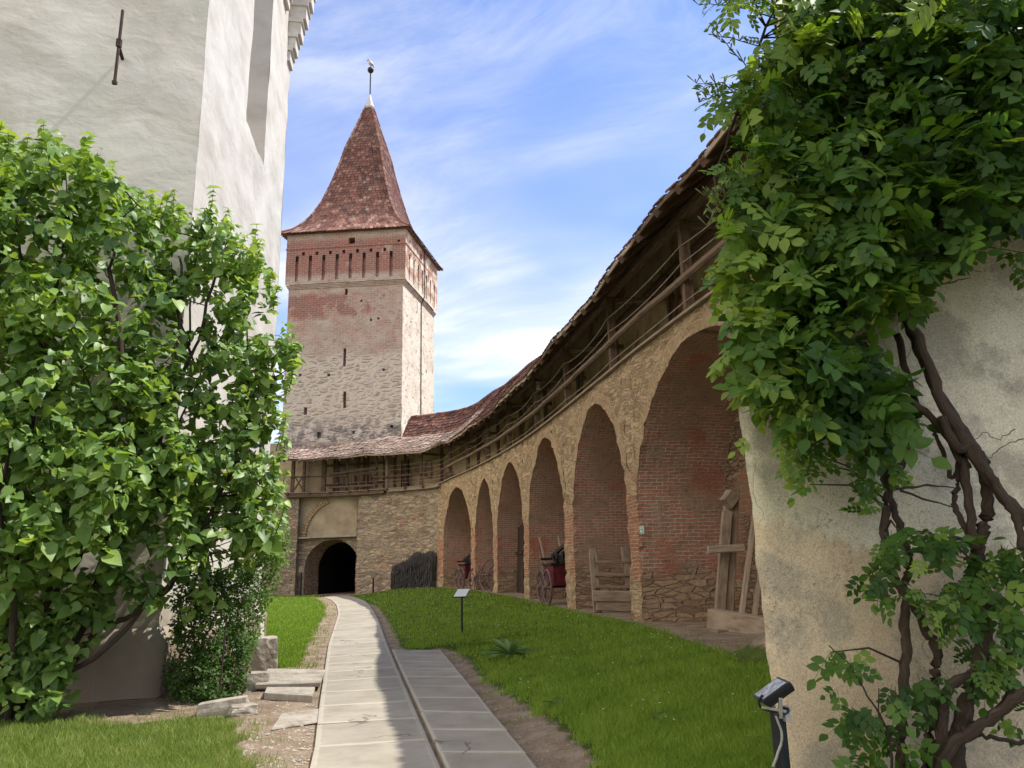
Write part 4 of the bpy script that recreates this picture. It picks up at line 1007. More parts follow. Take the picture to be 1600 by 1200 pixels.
rs = np.random.RandomState(8); PB = []
while len(PB) < 1500:
    p = onground(*((rs.uniform(330, 520), rs.uniform(1030, 1230)) if rs.rand() < .55 else (rs.uniform(640, 1200), rs.uniform(985, 1230))))
    if max(q for q in lawnmask(p[0], p[1])) > -.02 or xleft(p[1])-.03 < p[0] < xright(p[1])+.03: continue
    PB.append(p)
PB = np.array(PB); n = len(PB); oc = np.array([(1, 0, 0), (-1, 0, 0), (0, 1, 0), (0, -1, 0), (0, 0, .7), (0, 0, -.7), ])
V = PB[:, None]+oc[None]*rs.uniform(.6, 1.4, (n, 6, 1))*(rs.gamma(2., .0042, n)+.003)[:, None, None]
kind(bulk('pebbles', V, [(0, 2, 4), (2, 1, 4), (1, 3, 4), (3, 0, 4)], np.zeros(n), M_stone, None, False), 'stuff')
# daisies
rs = np.random.RandomState(5); DV, DT = [], []
for _ in range(2600):
    p = onground(rs.uniform(570, 1190), 912+rs.beta(1.1, 3.2)*270)
    if lawnmask(p[0], p[1])[0] < .1 or noise.noise(Vector((p[0]*.5, p[1]*.35, 2))) < rs.uniform(-.5, .5): continue
    DV.append(p+np.array((0, 0, .085))); 
DV = np.array(DV)[:230]; n = len(DV); oct_ = np.array([(math.cos(a), math.sin(a), 0) for a in np.arange(8)*math.pi/4]+[(0, 0, .4)])*.0125
V = DV[:, None]+oct_[None]*(rs.uniform(.5, 1.0, n)*(.7+np.linalg.norm(DV, axis=1)/30))[:, None, None]
kind(bulk('daisies', V, [(i, (i+1) % 8, 8) for i in range(8)], np.zeros(n), M_daisy), 'stuff')

# ------------------------------------------------------------------ big lilac shrub in front of the church
LIL = [(-90, 190), (-30, 215), (5, 212), (30, 232), (62, 220), (95, 208), (112, 235), (150, 240), (165, 270), (190, 292), (225, 300), (245, 330), (262, 318), (300, 330), (325, 318), (352, 345), (398, 372), (405, 400), (428, 440), (432, 480), (465, 536), (455, 585),
       (440, 610), (425, 640), (438, 668), (440, 700), (432, 735), (440, 770), (436, 820), (428, 850), (395, 880), (360, 895), (345, 930), (325, 900), (300, 905), (290, 930), (270, 890), (240, 870), (215, 930), (190, 905), (165, 960), (150, 985), (130, 940), (95, 990), (60, 1000), (-20, 990), (-90, 1000)]
GAPS = [[(268, 388), (296, 384), (296, 428), (268, 430)], [(283, 488), (312, 484), (322, 508), (300, 520), (280, 515)], [(292, 528), (316, 522), (320, 552), (298, 566)],
        [(110, 880), (150, 850), (160, 900), (120, 940)], [(215, 860), (250, 840), (240, 900), (200, 930)]]
rs = np.random.RandomState(9)
def clusters(poly, n, yf, grow, seed, gaps=()):
    rs = np.random.RandomState(seed); P = np.array(poly); out = []
    while len(out) < n:
        px, py = rs.uniform(P[:, 0].min(), P[:, 0].max(), 400), rs.uniform(P[:, 1].min(), P[:, 1].max(), 400); k = inpoly(px, py, poly)
        for q in gaps: k &= ~inpoly(px, py, q)
        px, py = px[k], py[k]; out += list(atYV(px, py, yf(px, py, rs)))
    return np.array(out[:n])
def wallY(px): x = (px-800)/F*10.5; return np.where(px < 262, 11.6+(x+5.28)*.445-.25, 11.5)
def yl(px, py, rs):
    base = np.interp(px, [-90, 150, 260, 330, 460], [8.1, 8.6, 9.6, 10.2, 10.6]); th = np.interp(px, [-90, 150, 260, 460], [2.4, 2.2, 1.7, 1.1])
    low = np.clip((np.asarray(py)-820)/170, 0, 1)*.9
    return np.minimum(base+low+th*rs.beta(1.15, 1.3, len(px)), wallY(px))
CL = clusters(LIL, 680, yl, 0, 3, GAPS)
def make_leaves(CLs, per, sp, poly, gaps, size, seed, fw, droop=.55, sun_w=.9, rnd=.42, jit=5):
    rs = np.random.RandomState(seed); n = len(CLs)*per; C = np.repeat(CLs, per, 0)
    d = nrm(rs.normal(0, 1, (len(CLs), 3))*np.array((.7, .5, .35))+np.array((.15, -.35, .75))); D = np.repeat(d, per, 0)
    s = np.tile(np.arange(per)/per, len(CLs)); L_ = np.repeat(rs.uniform(1.8, 3.6, len(CLs)), per)*sp
    rad = nrm(np.cross(D, rs.normal(0, 1, (n, 3))))
    P = C+D*((s-.45)*L_)[:, None]+rad*(sp*(.12+.5*(1-s)*rs.rand(n)))[:, None]; P[:, 2] -= sp*.35*(s-.3)**2
    px, py = projV(P); k = inpoly(px+rs.normal(0, jit, n), py+rs.normal(0, jit, n), poly)
    for q in gaps: k &= ~inpoly(px, py, q)
    P, rad, D, s = P[k], rad[k], D[k], s[k]; n = len(P)
    nor = nrm(np.array(fw)*sun_w+rad*.35+rs.normal(0, rnd, (n, 3)))
    ax = nrm(rad*.8+D*.25+np.array((0, 0, -droop))+rs.normal(0, .35, (n, 3))); ax = nrm(ax-nor*(ax*nor).sum(1, keepdims=True)*.85)
    return P, ax, nor, rs.uniform(.38, 1.25, n)*size*(1.12-.5*s)
lil = thing('lilac_shrub', 'large leafy shrub with heart-shaped leaves and several bare stems by the church corner', 'shrub', (-6.6, 10.4, 0))
P, ax, nor, sz_ = make_leaves(CL, 30, .24, LIL, GAPS, .165, 4, (.42, -.30, .85), .6, .9, .55)
LOW = [(-60, 950), (60, 930), (120, 890), (200, 870), (345, 870), (350, 960), (300, 985), (255, 940), (200, 950), (150, 1000), (120, 1060), (60, 1095), (-60, 1110)]
CLow = clusters(LOW, 46, lambda px, py, rs: np.interp(px, [0, 250, 350], [9.3, 10.2, 10.9])+.5*rs.rand(len(px)), 0, 19)
P2, ax2, nor2, sz2 = make_leaves(CLow, 22, .2, LOW, (), .15, 24, (.35, -.35, .85), .6, .9, .5)
P, ax, nor, sz_ = np.r_[P, P2], np.r_[ax, ax2], np.r_[nor, nor2], np.r_[sz_, sz2]
tn = np.clip(.45+.25*np.array([noise.noise(Vector(p)*.9) for p in P])+np.random.RandomState(1).normal(0, .24, len(P)), 0, 1)
bulk('foliage', place(HEART, P, ax, nor, sz_), HEARTF, tn, M_lilac, lil)
print('lilac leaves', len(P))
def zz(x, y, Y): p = atY(x, y, Y); return p
stems = [[(12, 1118, 10.0), (14, 980, 9.9), (24, 850, 9.7), (40, 700, 9.5), (70, 560, 9.4), (90, 430, 9.4)], [(20, 1118, 10.0), (45, 1010, 10.0), (80, 930, 9.9), (105, 895, 9.9), (135, 835, 9.8), (165, 700, 9.6), (190, 560, 9.5), (170, 420, 9.5)],
         [(28, 1116, 10.1), (60, 1040, 10.1), (100, 985, 10.1), (140, 930, 10.1), (180, 870, 10.1), (235, 740, 10.1), (270, 600, 10.2), (285, 470, 10.3), (280, 400, 10.3)],
         [(40, 1114, 10.2), (90, 1050, 10.3), (130, 980, 10.4), (154, 900, 10.4), (170, 830, 10.4), (215, 690, 10.4), (300, 560, 10.6), (330, 450, 10.7), (350, 390, 10.7)],
         [(50, 1112, 10.2), (110, 1040, 10.3), (150, 985, 10.4), (200, 965, 10.5), (230, 940, 10.6), (265, 920, 10.7), (330, 800, 10.8), (390, 680, 10.9), (430, 590, 10.9)],
         [(60, 1112, 10.1), (95, 1060, 10.0), (165, 1015, 10.1), (225, 950, 10.4), (270, 905, 10.6), (300, 860, 10.8)], [(100, 985, 10.1), (150, 890, 10.2), (200, 820, 10.2), (222, 760, 10.2)],
         [(4, 1118, 9.8), (-12, 950, 9.6), (-30, 780, 9.3), (-40, 600, 9.2)], [(16, 1116, 9.8), (20, 940, 9.2), (0, 800, 8.9), (30, 650, 8.8)],
         [(300, 560, 10.6), (275, 480, 10.5), (268, 410, 10.4)], [(296, 540, 10.8), (300, 430, 10.8), (318, 360, 10.8)], [(235, 740, 10.2), (300, 620, 10.4), (330, 520, 10.5)], [(70, 560, 9.4), (40, 420, 9.3), (20, 320, 9.2), (10, 250, 9.2)], [(90, 430, 9.4), (105, 330, 9.4), (100, 250, 9.4)], [(170, 420, 9.5), (190, 350, 9.6), (215, 320, 9.6)], [(390, 680, 10.9), (385, 540, 10.8), (380, 430, 10.8)], [(0, 800, 8.9), (-20, 640, 8.8), (-30, 450, 8.8)], [(235, 740, 10.0), (160, 640, 9.5), (110, 540, 9.3)]]
for i, st in enumerate(stems):
    r0 = [.085, .095, .06, .055, .05, .045, .035, .07, .05, .022, .018, .02, .025, .02, .02, .02, .025, .025][i]; pts = wobble([zz(*q) for q in st], 4, .02); mb = MB()
    if i < 6 or i in (7, 8): pts[0] = np.array((pts[0][0], pts[0][1], -.05))
    mb.tube(pts, np.linspace(r0, r0*.3, len(pts)), 7, True, .1); mb.build('stem', M_bark, lil, True)
allst = np.array([p for st in stems for p in wobble([zz(*q) for q in st], 5, 0)])
mb = MB(); rr = random.Random(2)
for c in CL[::3]:
    dd = np.linalg.norm(allst-c, axis=1)+.8*np.maximum(0, allst[:, 2]-c[2]+.2); o = allst[np.argmin(dd)]; mid = (o*.5+c*.5)+np.array((rr.uniform(-.1, .1), rr.uniform(-.1, .1), -.06))
    mb.tube([o, mid, c, c+(c-mid)*.25], [.011, .008, .005, .002], 4, False) if np.linalg.norm(o-c) < 1.1 else None
kind(mb.build('twigs', M_bark, lil), 'stuff')
rs = np.random.RandomState(77); SP, SA, SN, SZ = [], [], [], []
for k in range(46):
    i = rs.randint(1, 29); f = rs.rand(); a = np.array(LIL[i])*(1-f)+np.array(LIL[i+1])*f; Yk = float(yl(np.array([a[0]]), np.array([a[1]]), rs)[0])
    p0 = atY(a[0]+rs.uniform(-8, 0), a[1]+30, Yk); p1 = atY(a[0]+rs.uniform(-6, 14), a[1]-rs.uniform(4, 30), Yk-.05); w_ = wobble([p0, p0*.5+p1*.5+rs.uniform(-.03, .03, 3), p1], 4, .006)
    mb = MB(); mb.tube(w_, np.linspace(.008, .003, len(w_)), 4); mb.build('shoot', M_twig, lil) if k < 24 else None
    for q in w_[2:]:
        for sg in (-1, 1):
            SP.append(q); SA.append((sg*rs.uniform(.5, 1), rs.uniform(-.6, .6), rs.uniform(-.7, .2))); SN.append((rs.uniform(-.2, .6), rs.uniform(-.8, .2), rs.uniform(.3, 1))); SZ.append(rs.uniform(.06, .13))
SP, SA, SN = np.array(SP), nrm(np.array(SA)), nrm(np.array(SN)); SN = nrm(SN-SA*(SN*SA).sum(1, keepdims=True))
bulk('shoot_leaves', place(HEART, SP, SA, SN, np.array(SZ)), HEARTF, rs.uniform(.4, 1, len(SP)), M_lilac, lil)
SH = [(10, 1000), (40, 960), (75, 985), (100, 1030), (115, 1090), (95, 1115), (60, 1118), (20, 1120)]
SC2 = clusters(SH, 30, lambda px, py, rs: 9.6+rs.rand(len(px))*.5, 0, 8); P, ax, nor, sz_ = make_leaves(SC2, 20, .14, SH, (), .16, 14, (.2, -.5, .8))
bulk('sucker_leaves', place(HEART, P, ax, nor, sz_), HEARTF, np.random.RandomState(3).uniform(.1, .6, len(P)), M_lilac, lil)

# ------------------------------------------------------------------ young small-leaved shrub at the church corner, with garden stakes
ysh = thing('young_shrub', 'dense small-leaved shrub with pale green shoots growing at the church corner', 'shrub', (-4.6, 11.6, 0))
YP = [(270, 910), (300, 880), (350, 890), (395, 860), (425, 800), (448, 790), (458, 840), (440, 900), (415, 960), (400, 1010), (385, 1060), (380, 1092), (330, 1100), (270, 1098), (255, 1060), (270, 990)]
CY = clusters(YP, 300, lambda px, py, rs: 10.9+rs.rand(len(px))*.8+np.clip((np.asarray(px)-330)/150, 0, 1)*1.6, 0, 12)
P, ax, nor, sz_ = make_leaves(CY, 64, .14, YP, (), .062, 15, (.3, -.3, .8), .2)
OV1 = _ov*1.0; px, py = projV(P)
bulk('foliage', place(OV1, P, ax, nor, sz_), _ovf, np.clip(.05+.75*np.clip((px-370)/70, 0, 1)+np.random.RandomState(4).normal(0, .2, len(P)), 0, 1), M_small, ysh)
mb = MB(); rr = random.Random(8)
for i in range(26):
    b = np.array((-4.75+rr.uniform(-.5, .45), 11.7+rr.uniform(-.35, .8), 0)); c = CY[rr.randrange(len(CY))]
    mb.tube(wobble([b, b*.5+c*.5+np.array((0, 0, .15)), c], 3, .02), np.linspace(.012, .003, 7), 4, False)
mb.build('stems', M_bark, ysh)
for i, (a, b) in enumerate([((341, 1098), (354, 960)), ((354, 1075), (360, 955)), ((366, 1065), (372, 950)), ((375, 1055), (384, 930)), ((385, 1050), (390, 915)), ((372, 1072), (366, 935))]):
    p = onground(*a); q = atY(b[0], b[1], p[1]+.05); mb = MB(); mb.tube([p-np.array((0, 0, .1)), p*.5+q*.5+np.array((.01, 0, 0)), q], .011, 5)
    tag(mb.build('garden_stake', M_rust), 'thin rusty stake standing among the pale shoots by the church corner', 'stake', 'thin stakes beside the church corner')

# ------------------------------------------------------------------ climbing rose on the right-hand building
ros = thing('climbing_rose', 'huge climbing rose with twisted bare trunks and dense leaves over the plaster wall', 'climber', (2.6, 4.8, .3))
def z7(x, y): return 1140+x/2.4, 700+y/2.4
def z6(x, y): return 1060+x/2.963, 380+y/2.963
def trunk(pts, Y0, Y1, r0, r1, nm='trunk', seg=5, wob=.009):
    n = len(pts); P = [atY(p[0], p[1], Y0+(Y1-Y0)*i/(n-1)) for i, p in enumerate(pts)]; W_ = wobble(P, seg, wob); mb = MB()
    rr = .62*np.linspace(r0, r1, len(W_))*(1+.07*np.sin(np.arange(len(W_))*1.3)); mb.tube(W_, rr, 10, True, .10); mb.build(nm, M_bark, ros, True); return W_
A7 = lambda L: [z7(*p) for p in L]; A6 = lambda L: [z6(*p) for p in L]
TR = []
TR.append(trunk(A7([(628, 1290), (640, 1190), (648, 1050), (655, 900), (662, 760), (660, 660), (662, 560), (610, 480), (585, 400), (582, 320), (592, 200), (610, 120), (650, 50), (690, -40)])+A6([(1095, 800), (1090, 720), (1060, 600), (1010, 420)]), 4.75, 4.85, .05, .036))
TR.append(trunk(A7([(715, 1290), (740, 1170), (755, 1050), (772, 930), (770, 850), (778, 760), (745, 690), (700, 610), (655, 530), (672, 450), (660, 370), (632, 280), (610, 215), (575, 100)])+A6([(960, 1100), (1000, 900), (960, 760)]), 4.72, 4.95, .052, .03))
TR.append(trunk(A7([(760, 1260), (830, 1120), (900, 1075), (990, 1010), (1060, 950), (1150, 890)]), 4.55, 4.3, .055, .04))
TR.append(trunk(A7([(1180, 1120), (1104, 1108), (1010, 1090), (930, 1078)]), 4.5, 4.5, .02, .018, 'branch'))
TR.append(trunk(A7([(845, 1290), (850, 1110), (880, 1000), (905, 900), (935, 800), (955, 700), (955, 590), (940, 470), (930, 370), (945, 310), (968, 240), (960, 120), (930, 20)])+A6([(1410, 1010), (1300, 840), (1200, 690), (1140, 560), (1090, 440), (1040, 300)]), 4.7, 4.75, .075, .045))
TR.append(trunk(A7([(930, 380), (905, 270), (890, 130), (875, 30)])+A6([(1330, 1040), (1240, 880), (1120, 760), (1000, 700), (940, 620), (870, 500), (760, 430)]), 4.68, 4.8, .045, .035))
TR.append(trunk(A6([(1640, 1330), (1560, 1230), (1440, 1090), (1360, 970), (1290, 860), (1200, 690), (1120, 470), (1050, 340), (1000, 200)]), 4.62, 4.7, .06, .05))
TR.append(trunk(A7([(1096, 380), (1080, 280), (1050, 220), (1000, 140), (950, 60), (900, -20)])+A6([(1300, 960), (1220, 800)]), 4.55, 4.68, .035, .05))
TR.append(trunk(A7([(775, 1290), (790, 1130), (800, 960), (840, 880), (900, 860)]), 4.6, 4.62, .06, .04))
TR.append(trunk(A7([(880, 1290), (870, 1090), (960, 1020), (1050, 930), (1060, 820), (1035, 720), (1060, 620)]), 4.7, 4.7, .05, .02))
TR.append(trunk(A7([(900, 340), (850, 240), (845, 180), (865, 110), (870, 30)])+A6([(1270, 1090), (1220, 950), (1180, 880)]), 4.72, 4.8, .03, .02))
TR.append(trunk(A6([(760, 430), (700, 300), (600, 150), (420, -60)])+[(1120, 300), (1150, 180), (1190, 60), (1230, -30)], 4.8, 4.75, .03, .012))
TR.append(trunk(A6([(1040, 300), (980, 60), (1000, -200)])+[(1400, 260), (1420, 120), (1460, -20)], 4.75, 4.5, .045, .025))
TR.append(trunk(A6([(1040, 300), (1150, 60)])+[(1480, 330), (1540, 200), (1580, 60)], 4.75, 4.4, .035, .02))
for L in ([(690, 1200), (600, 1080), (560, 1000), (500, 900), (440, 800), (372, 740)], [(610, 1290), (600, 1100), (560, 1020), (560, 900)], [(728, 1240), (735, 1050), (740, 900), (720, 860)], [(590, 560), (560, 490), (520, 480)], [(870, 340), (800, 330), (700, 310)], [(905, 420), (850, 360)], [(625, 155), (740, 140), (845, 150)], [(640, 160), (760, 200), (840, 222)]):
    trunk(A7(L), 4.55, 4.6, .013, .005, 'shoot', 3, .006)
for L in ([(1560, 860), (1480, 905), (1420, 880), (1360, 920)], [(1600, 905), (1520, 930), (1460, 980), (1410, 1000)], [(1005, 1140), (1140, 1120), (1280, 1135)], [(850, 740), (980, 620), (1080, 480)]):
    trunk(A6(L), 4.9, 4.95, .005, .003, 'tendril', 4, .012)
allt = np.concatenate([np.array(q) for q in TR])
MAIN = [(1228, -70), (1222, 40), (1190, 90), (1160, 120), (1165, 170), (1150, 215), (1165, 250), (1140, 310), (1122, 350), (1140, 385), (1112, 425), (1120, 470), (1112, 500), (1140, 520), (1128, 560), (1165, 590), (1178, 625), (1205, 605), (1225, 640), (1240, 680), (1262, 640), (1290, 655), (1330, 650), (1350, 690), (1385, 680), (1400, 610), (1375, 560), (1330, 500), (1395, 490), (1425, 500), (1470, 480), (1455, 440), (1500, 445), (1512, 405), (1540, 400), (1560, 370), (1610, 360), (1680, 380), (1700, -70)]
EX = [([(1100, -30), (1215, -30), (1215, 15), (1190, 25), (1160, 20), (1135, 40), (1108, 25)], 26), ([(1140, 100), (1190, 60), (1220, 90), (1180, 150), (1150, 150)], 10), ([(1095, 130), (1165, 120), (1165, 165), (1105, 185)], 16), ([(1100, 250), (1165, 225), (1160, 290), (1110, 350)], 10),
      ([(1215, 640), (1275, 640), (1285, 750), (1245, 765), (1222, 690)], 34), ([(1290, 640), (1400, 640), (1405, 730), (1360, 720), (1320, 690)], 46), ([(1320, 735), (1385, 740), (1390, 790), (1350, 800)], 14), ([(1160, 600), (1200, 600), (1190, 690), (1170, 680)], 6),
      ([(1385, 820), (1445, 820), (1440, 930), (1345, 930), (1340, 905)], 34), ([(1440, 825), (1505, 820), (1500, 870), (1440, 865)], 22), ([(1430, 910), (1520, 900), (1530, 975), (1480, 990), (1440, 950)], 34), ([(1500, 850), (1620, 840), (1620, 970), (1540, 985)], 70), ([(1550, 960), (1600, 960), (1600, 1000), (1560, 1000)], 6),
      ([(1500, 1010), (1575, 1000), (1580, 1060), (1510, 1070)], 30), ([(1285, 1010), (1340, 1005), (1360, 1060), (1300, 1085)], 16), ([(1310, 1105), (1400, 1095), (1400, 1140), (1320, 1140)], 16), ([(1340, 1170), (1420, 1160), (1420, 1230), (1330, 1230)], 16), ([(1370, 1080), (1400, 1060), (1440, 1160), (1400, 1180)], 14), ([(1430, 1050), (1480, 1040), (1470, 1120), (1440, 1120)], 14), ([(1550, 1110), (1590, 1090), (1600, 1140)], 5), ([(1565, 380), (1610, 390), (1610, 440), (1575, 430)], 8)]
rs = np.random.RandomState(31)
def rose_leaves(poly, n, yf, size, seed, jit=6, up=.75, clump=0):
    rs = np.random.RandomState(seed)
    if clump:
        c = clusters(poly, clump, yf, 0, seed); P = np.repeat(c, n//clump, 0)+rs.normal(0, 1, (n//clump*clump, 3))*np.array((.13, .12, .10))
    else: P = clusters(poly, n, yf, 0, seed)
    px, py = projV(P); k = inpoly(px+rs.normal(0, jit, len(P)), py+rs.normal(0, jit, len(P)), poly); P = P[k]; n = len(P)
    nor = nrm(np.array((-.18, -.62, up*.8))+rs.normal(0, .55, (n, 3)))
    ax = nrm(np.stack([rs.normal(-.15, .7, n), rs.normal(-.35, .4, n), rs.normal(-.62, .35, n)], -1)); ax = nrm(ax-nor*(ax*nor).sum(1, keepdims=True)*.85)
    sz = rs.uniform(.55, 1.15, n)*size; qx, qy = projV(P+ax*sz[:, None]*.8); k = inpoly(qx+rs.normal(0, jit, n), qy+rs.normal(0, jit, n), poly) | (jit < 3) | (qy > 560); return P[k], ax[k], nor[k], sz[k]
yr = lambda px, py, rs: np.interp(px, [1100, 1250, 1450, 1700], [4.7, 4.45, 4.2, 3.9])+(np.interp(px, [1100, 1250, 1450], [.5, .75, .95]))*rs.beta(1.0, 1.25, len(px))
yb = lambda px, py, rs: 4.85+.25*rs.rand(len(px))
parts = [rose_leaves(MAIN, 2600, yr, .25, 41, 6, .75, 200), rose_leaves(MAIN, 700, yr, .27, 42), rose_leaves(MAIN, 900, yb, .25, 43)]
for i, (pl_, n) in enumerate(EX): parts.append(rose_leaves(pl_, int(n*(2. if i < 4 else 1.1)), lambda px, py, rs: 4.5+rs.rand(len(px))*.35, .16, 50+i, 2))
P, ax, nor, sz_ = (np.concatenate([q[i] for q in parts]) for i in range(4))
qx, qy = projV(P)
tn = np.clip(.38+.34*np.clip((1290-qx)/130, 0, 1)+.35*np.array([noise.noise(Vector(p)*1.6) for p in P])+np.random.RandomState(6).normal(0, .26, len(P)), 0, 1)  # tint rises towards the left edge: backlight painted into the leaf colour
h_ = len(P)//2
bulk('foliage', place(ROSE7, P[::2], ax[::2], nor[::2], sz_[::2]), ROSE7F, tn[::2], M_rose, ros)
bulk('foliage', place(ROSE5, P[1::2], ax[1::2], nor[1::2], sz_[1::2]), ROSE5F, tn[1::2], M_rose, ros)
mb = MB(); rr = random.Random(5)
for c in P[::9]:
    if rr.random() < .45: continue
    o = allt[np.argmin(np.linalg.norm(allt-c, axis=1)+1.2*np.maximum(0, allt[:, 2]-c[2]))]
    if np.linalg.norm(o-c) > 1.3: continue
    mid = o*.5+c*.5+np.array((0, -.03, .06)); mb.tube([o, mid, c], [.008, .006, .003], 4, False)
kind(mb.build('twigs', M_bark, ros), 'stuff')
for (a, b) in (((1222, 95), (1118, 55)), ((1200, 150), (1125, 62)), ((1205, 165), (1088, 130)), ((1180, 150), (1092, 160)), ((1215, 30), (1092, 8)), ((1150, 300), (1104, 352)), ((1165, 330), (1100, 305)), ((1165, 420), (1108, 440))):
    p0, p1 = atY(*a, 4.75), atY(*b, 4.6); mb = MB(); w_ = wobble([p0, p0*.5+p1*.5+np.array((0, 0, .05)), p1], 4, .008); mb.tube(w_, np.linspace(.007, .003, len(w_)), 4)
    for q in w_[4:]:
        for k in range(3): e = q+np.array((rr.uniform(-.05, .05), rr.uniform(-.03, .03), rr.uniform(.0, .07))); mb.tube([q, e, e+(e-q)*.25], [.002, .006, .001], 4, False)
    mb.build('bud_spray', M_twig, ros)

# ------------------------------------------------------------------ small plants
hp = onground(797, 1028); hos = thing('hosta_plant', 'clump of long pale-edged strap leaves growing alone in the lawn', 'plant', hp)
rs = np.random.RandomState(2); mb = MB()
for i in range(46):
    a = rs.uniform(0, 2*math.pi); L_ = rs.uniform(.36, .60); el = rs.uniform(.35, 1.35); w_ = rs.uniform(.028, .05); d = np.array((math.cos(a), math.sin(a), 0)); s_ = np.array((-d[1], d[0], 0)); mb.t = rs.uniform(.1, .95); prev = None
    for k in range(6):
        t = k/5; p = hp+d*(L_*math.cos(el)*t*1.25)+np.array((0, 0, L_*math.sin(el)*t-.32*L_*t*t+.03)); w2_ = w_*math.sin(math.pi*min(.98, .18+.8*t)); cur = (mb.v(p-s_*w2_+(0, 0, .012)), mb.v(p), mb.v(p+s_*w2_+(0, 0, .012)))
        if prev: mb.F.append((prev[0], prev[1], cur[1], cur[0])); mb.F.append((prev[1], prev[2], cur[2], cur[1]))
        prev = cur
mb.build('leaves', M_hosta, hos, True)
def weed(px, py, n, ln, label, seed):
    p = onground(px, py); rs = np.random.RandomState(seed); P = np.repeat(p[None], n, 0)+rs.normal(0, 1, (n, 3))*np.array((.05, .05, 0))+(0, 0, .02); a = rs.uniform(0, 6.28, n)
    ax = np.stack([np.cos(a), np.sin(a), rs.uniform(.1, .6, n)], -1); nor = nrm(np.array((0, -.2, 1))+rs.normal(0, .2, (n, 3)))
    tag(bulk('weed', place(_ov, P, ax, nor, rs.uniform(.6, 1.1, n)*ln), _ovf, rs.uniform(.2, .8, n), M_small), label, 'plant')
weed(868, 1105, 9, .2, 'broad-leaved weed in the lawn beside the bare soil strip', 1); weed(1180, 1160, 5, .14, 'single pale broad leaf weed near the floodlight post', 2); weed(1030, 1125, 7, .13, 'small weed rosette in the middle of the right lawn', 3)
weed(238, 1068, 26, .2, 'low weed tuft at the foot of the church plinth', 4); weed(318, 1095, 30, .14, 'low leafy weed between the shrub stems and the edging stone', 5)

# ------------------------------------------------------------------ stones and steps by the church corner
def stone(name, c, size, rz, label, seed, mt=None, amp=.12, tilt=0.):
    mb = MB(); n = 7; s = np.array(size)/2; cs, sn = math.cos(rz), math.sin(rz)
    def pt(f):
        p = np.array(f, float); q = p/np.linalg.norm(p)*.30+p/np.max(np.abs(p))*.70; q = q*s*(1+amp*noise.noise(Vector(p)*1.3+Vector((seed*7, seed, 3)))+amp*.4*noise.noise(Vector(p)*4+Vector((seed, 1, 2)))); q[2] += q[0]*tilt
        return (c[0]+q[0]*cs-q[1]*sn, c[1]+q[0]*sn+q[1]*cs, c[2]+q[2])
    for ax_ in range(3):
        for sg in (-1, 1):
            def f(u, v):
                p = [0, 0, 0]; p[ax_] = sg; p[(ax_+1) % 3] = (2*u-1)*sg; p[(ax_+2) % 3] = 2*v-1; return pt(p)
            mb.grid(f, n, n)
    bm_ = mb.build(name, mt or M_stone); 
    import bmesh
    b = bmesh.new(); b.from_mesh(bm_.data); bmesh.ops.remove_doubles(b, verts=b.verts, dist=1e-4); b.to_mesh(bm_.data); b.free()
    return tag(bm_, label, 'stone')
def pg(px, py, dz): p = onground(px, py); return np.array((p[0], p[1], dz))
stone('boulder', pg(408, 1050, .27), (.52, .5, .66), .4, 'upright rounded boulder at the edge of the far left lawn', 1)
stone('stone_block', pg(398, 1078, .13), (.42, .34, .26), .3, 'squared stone block beside the left end of the stepping slabs', 2, None, .06)
stone('stone_block', pg(384, 1050, .2), (.5, .5, .42), .2, 'light stone block half hidden behind the thin stakes', 3, M_corbel, .08)
stone('edging_stone', pg(348, 1116, .08), (.62, .26, .2), .25, 'long grey edging stone lying tilted at the front of the young shrub', 4, None, .05, .1)
stone('rubble_stone', pg(380, 1118, .05), (.32, .22, .16), .5, 'small broken stone lying next to the tilted edging stone', 5, None, .2)
stone('rubble_stone', pg(402, 1066, .06), (.3, .2, .12), .1, 'small flat stone just above the lower stepping slab', 6, None, .15)
stone('church_footing_stone', pg(392, 1012, .35), (.5, .8, .9), .2, 'pale rounded footing stone at the far base of the church wall', 7, M_corbel, .1)
def slab(corn, th, lift, label):
    c = [np.array(onground(*q)) for q in corn]; mb = MB(); top = [(p[0], p[1], lift+th) for p in c]; bot = [(p[0], p[1], lift) for p in c]
    mid = np.mean(top, 0); mb.prism([tuple(mid+(np.array(p)-mid)*.985-np.array((0, 0, th))) for p in top], [tuple(np.array(p)-np.array((0, 0, .015))) for p in top]); mb.prism([tuple(np.array(p)-np.array((0, 0, .015))) for p in top], [tuple(mid+(np.array(p)-mid)*.98) for p in top])
    mb.t = .1; return tag(mb.build('stepping_slab', M_stone), label, 'slab')
slab([(398, 1082), (500, 1079), (508, 1058), (418, 1056)], .07, .05, 'upper pale stepping slab lying between boulder and path')
slab([(412, 1093), (488, 1098), (492, 1083), (416, 1083)], .085, .0, 'lower narrow stepping slab in front of the wider one')
slab([(424, 1142), (500, 1130), (498, 1110), (440, 1118)], .012, .012, 'flat stone sunk level into the dirt beside the path')
slab([(840, 978), (990, 978), (990, 975), (840, 975)], .001, -.4, 'x') if 0 else None
stone('loose_stone', np.array((*onground(1090, 966)[:2], .55)), (.62, .3, .22), .2, 'loose flat stone at the foot of the nearest arch recess', 8, None, .08)
stone('clod', np.array((*onground(1108, 1006)[:2], .42)), (.3, .2, .08), .2, 'dark clod of earth lying on bare soil by the beam', 9, M_ground, .3)

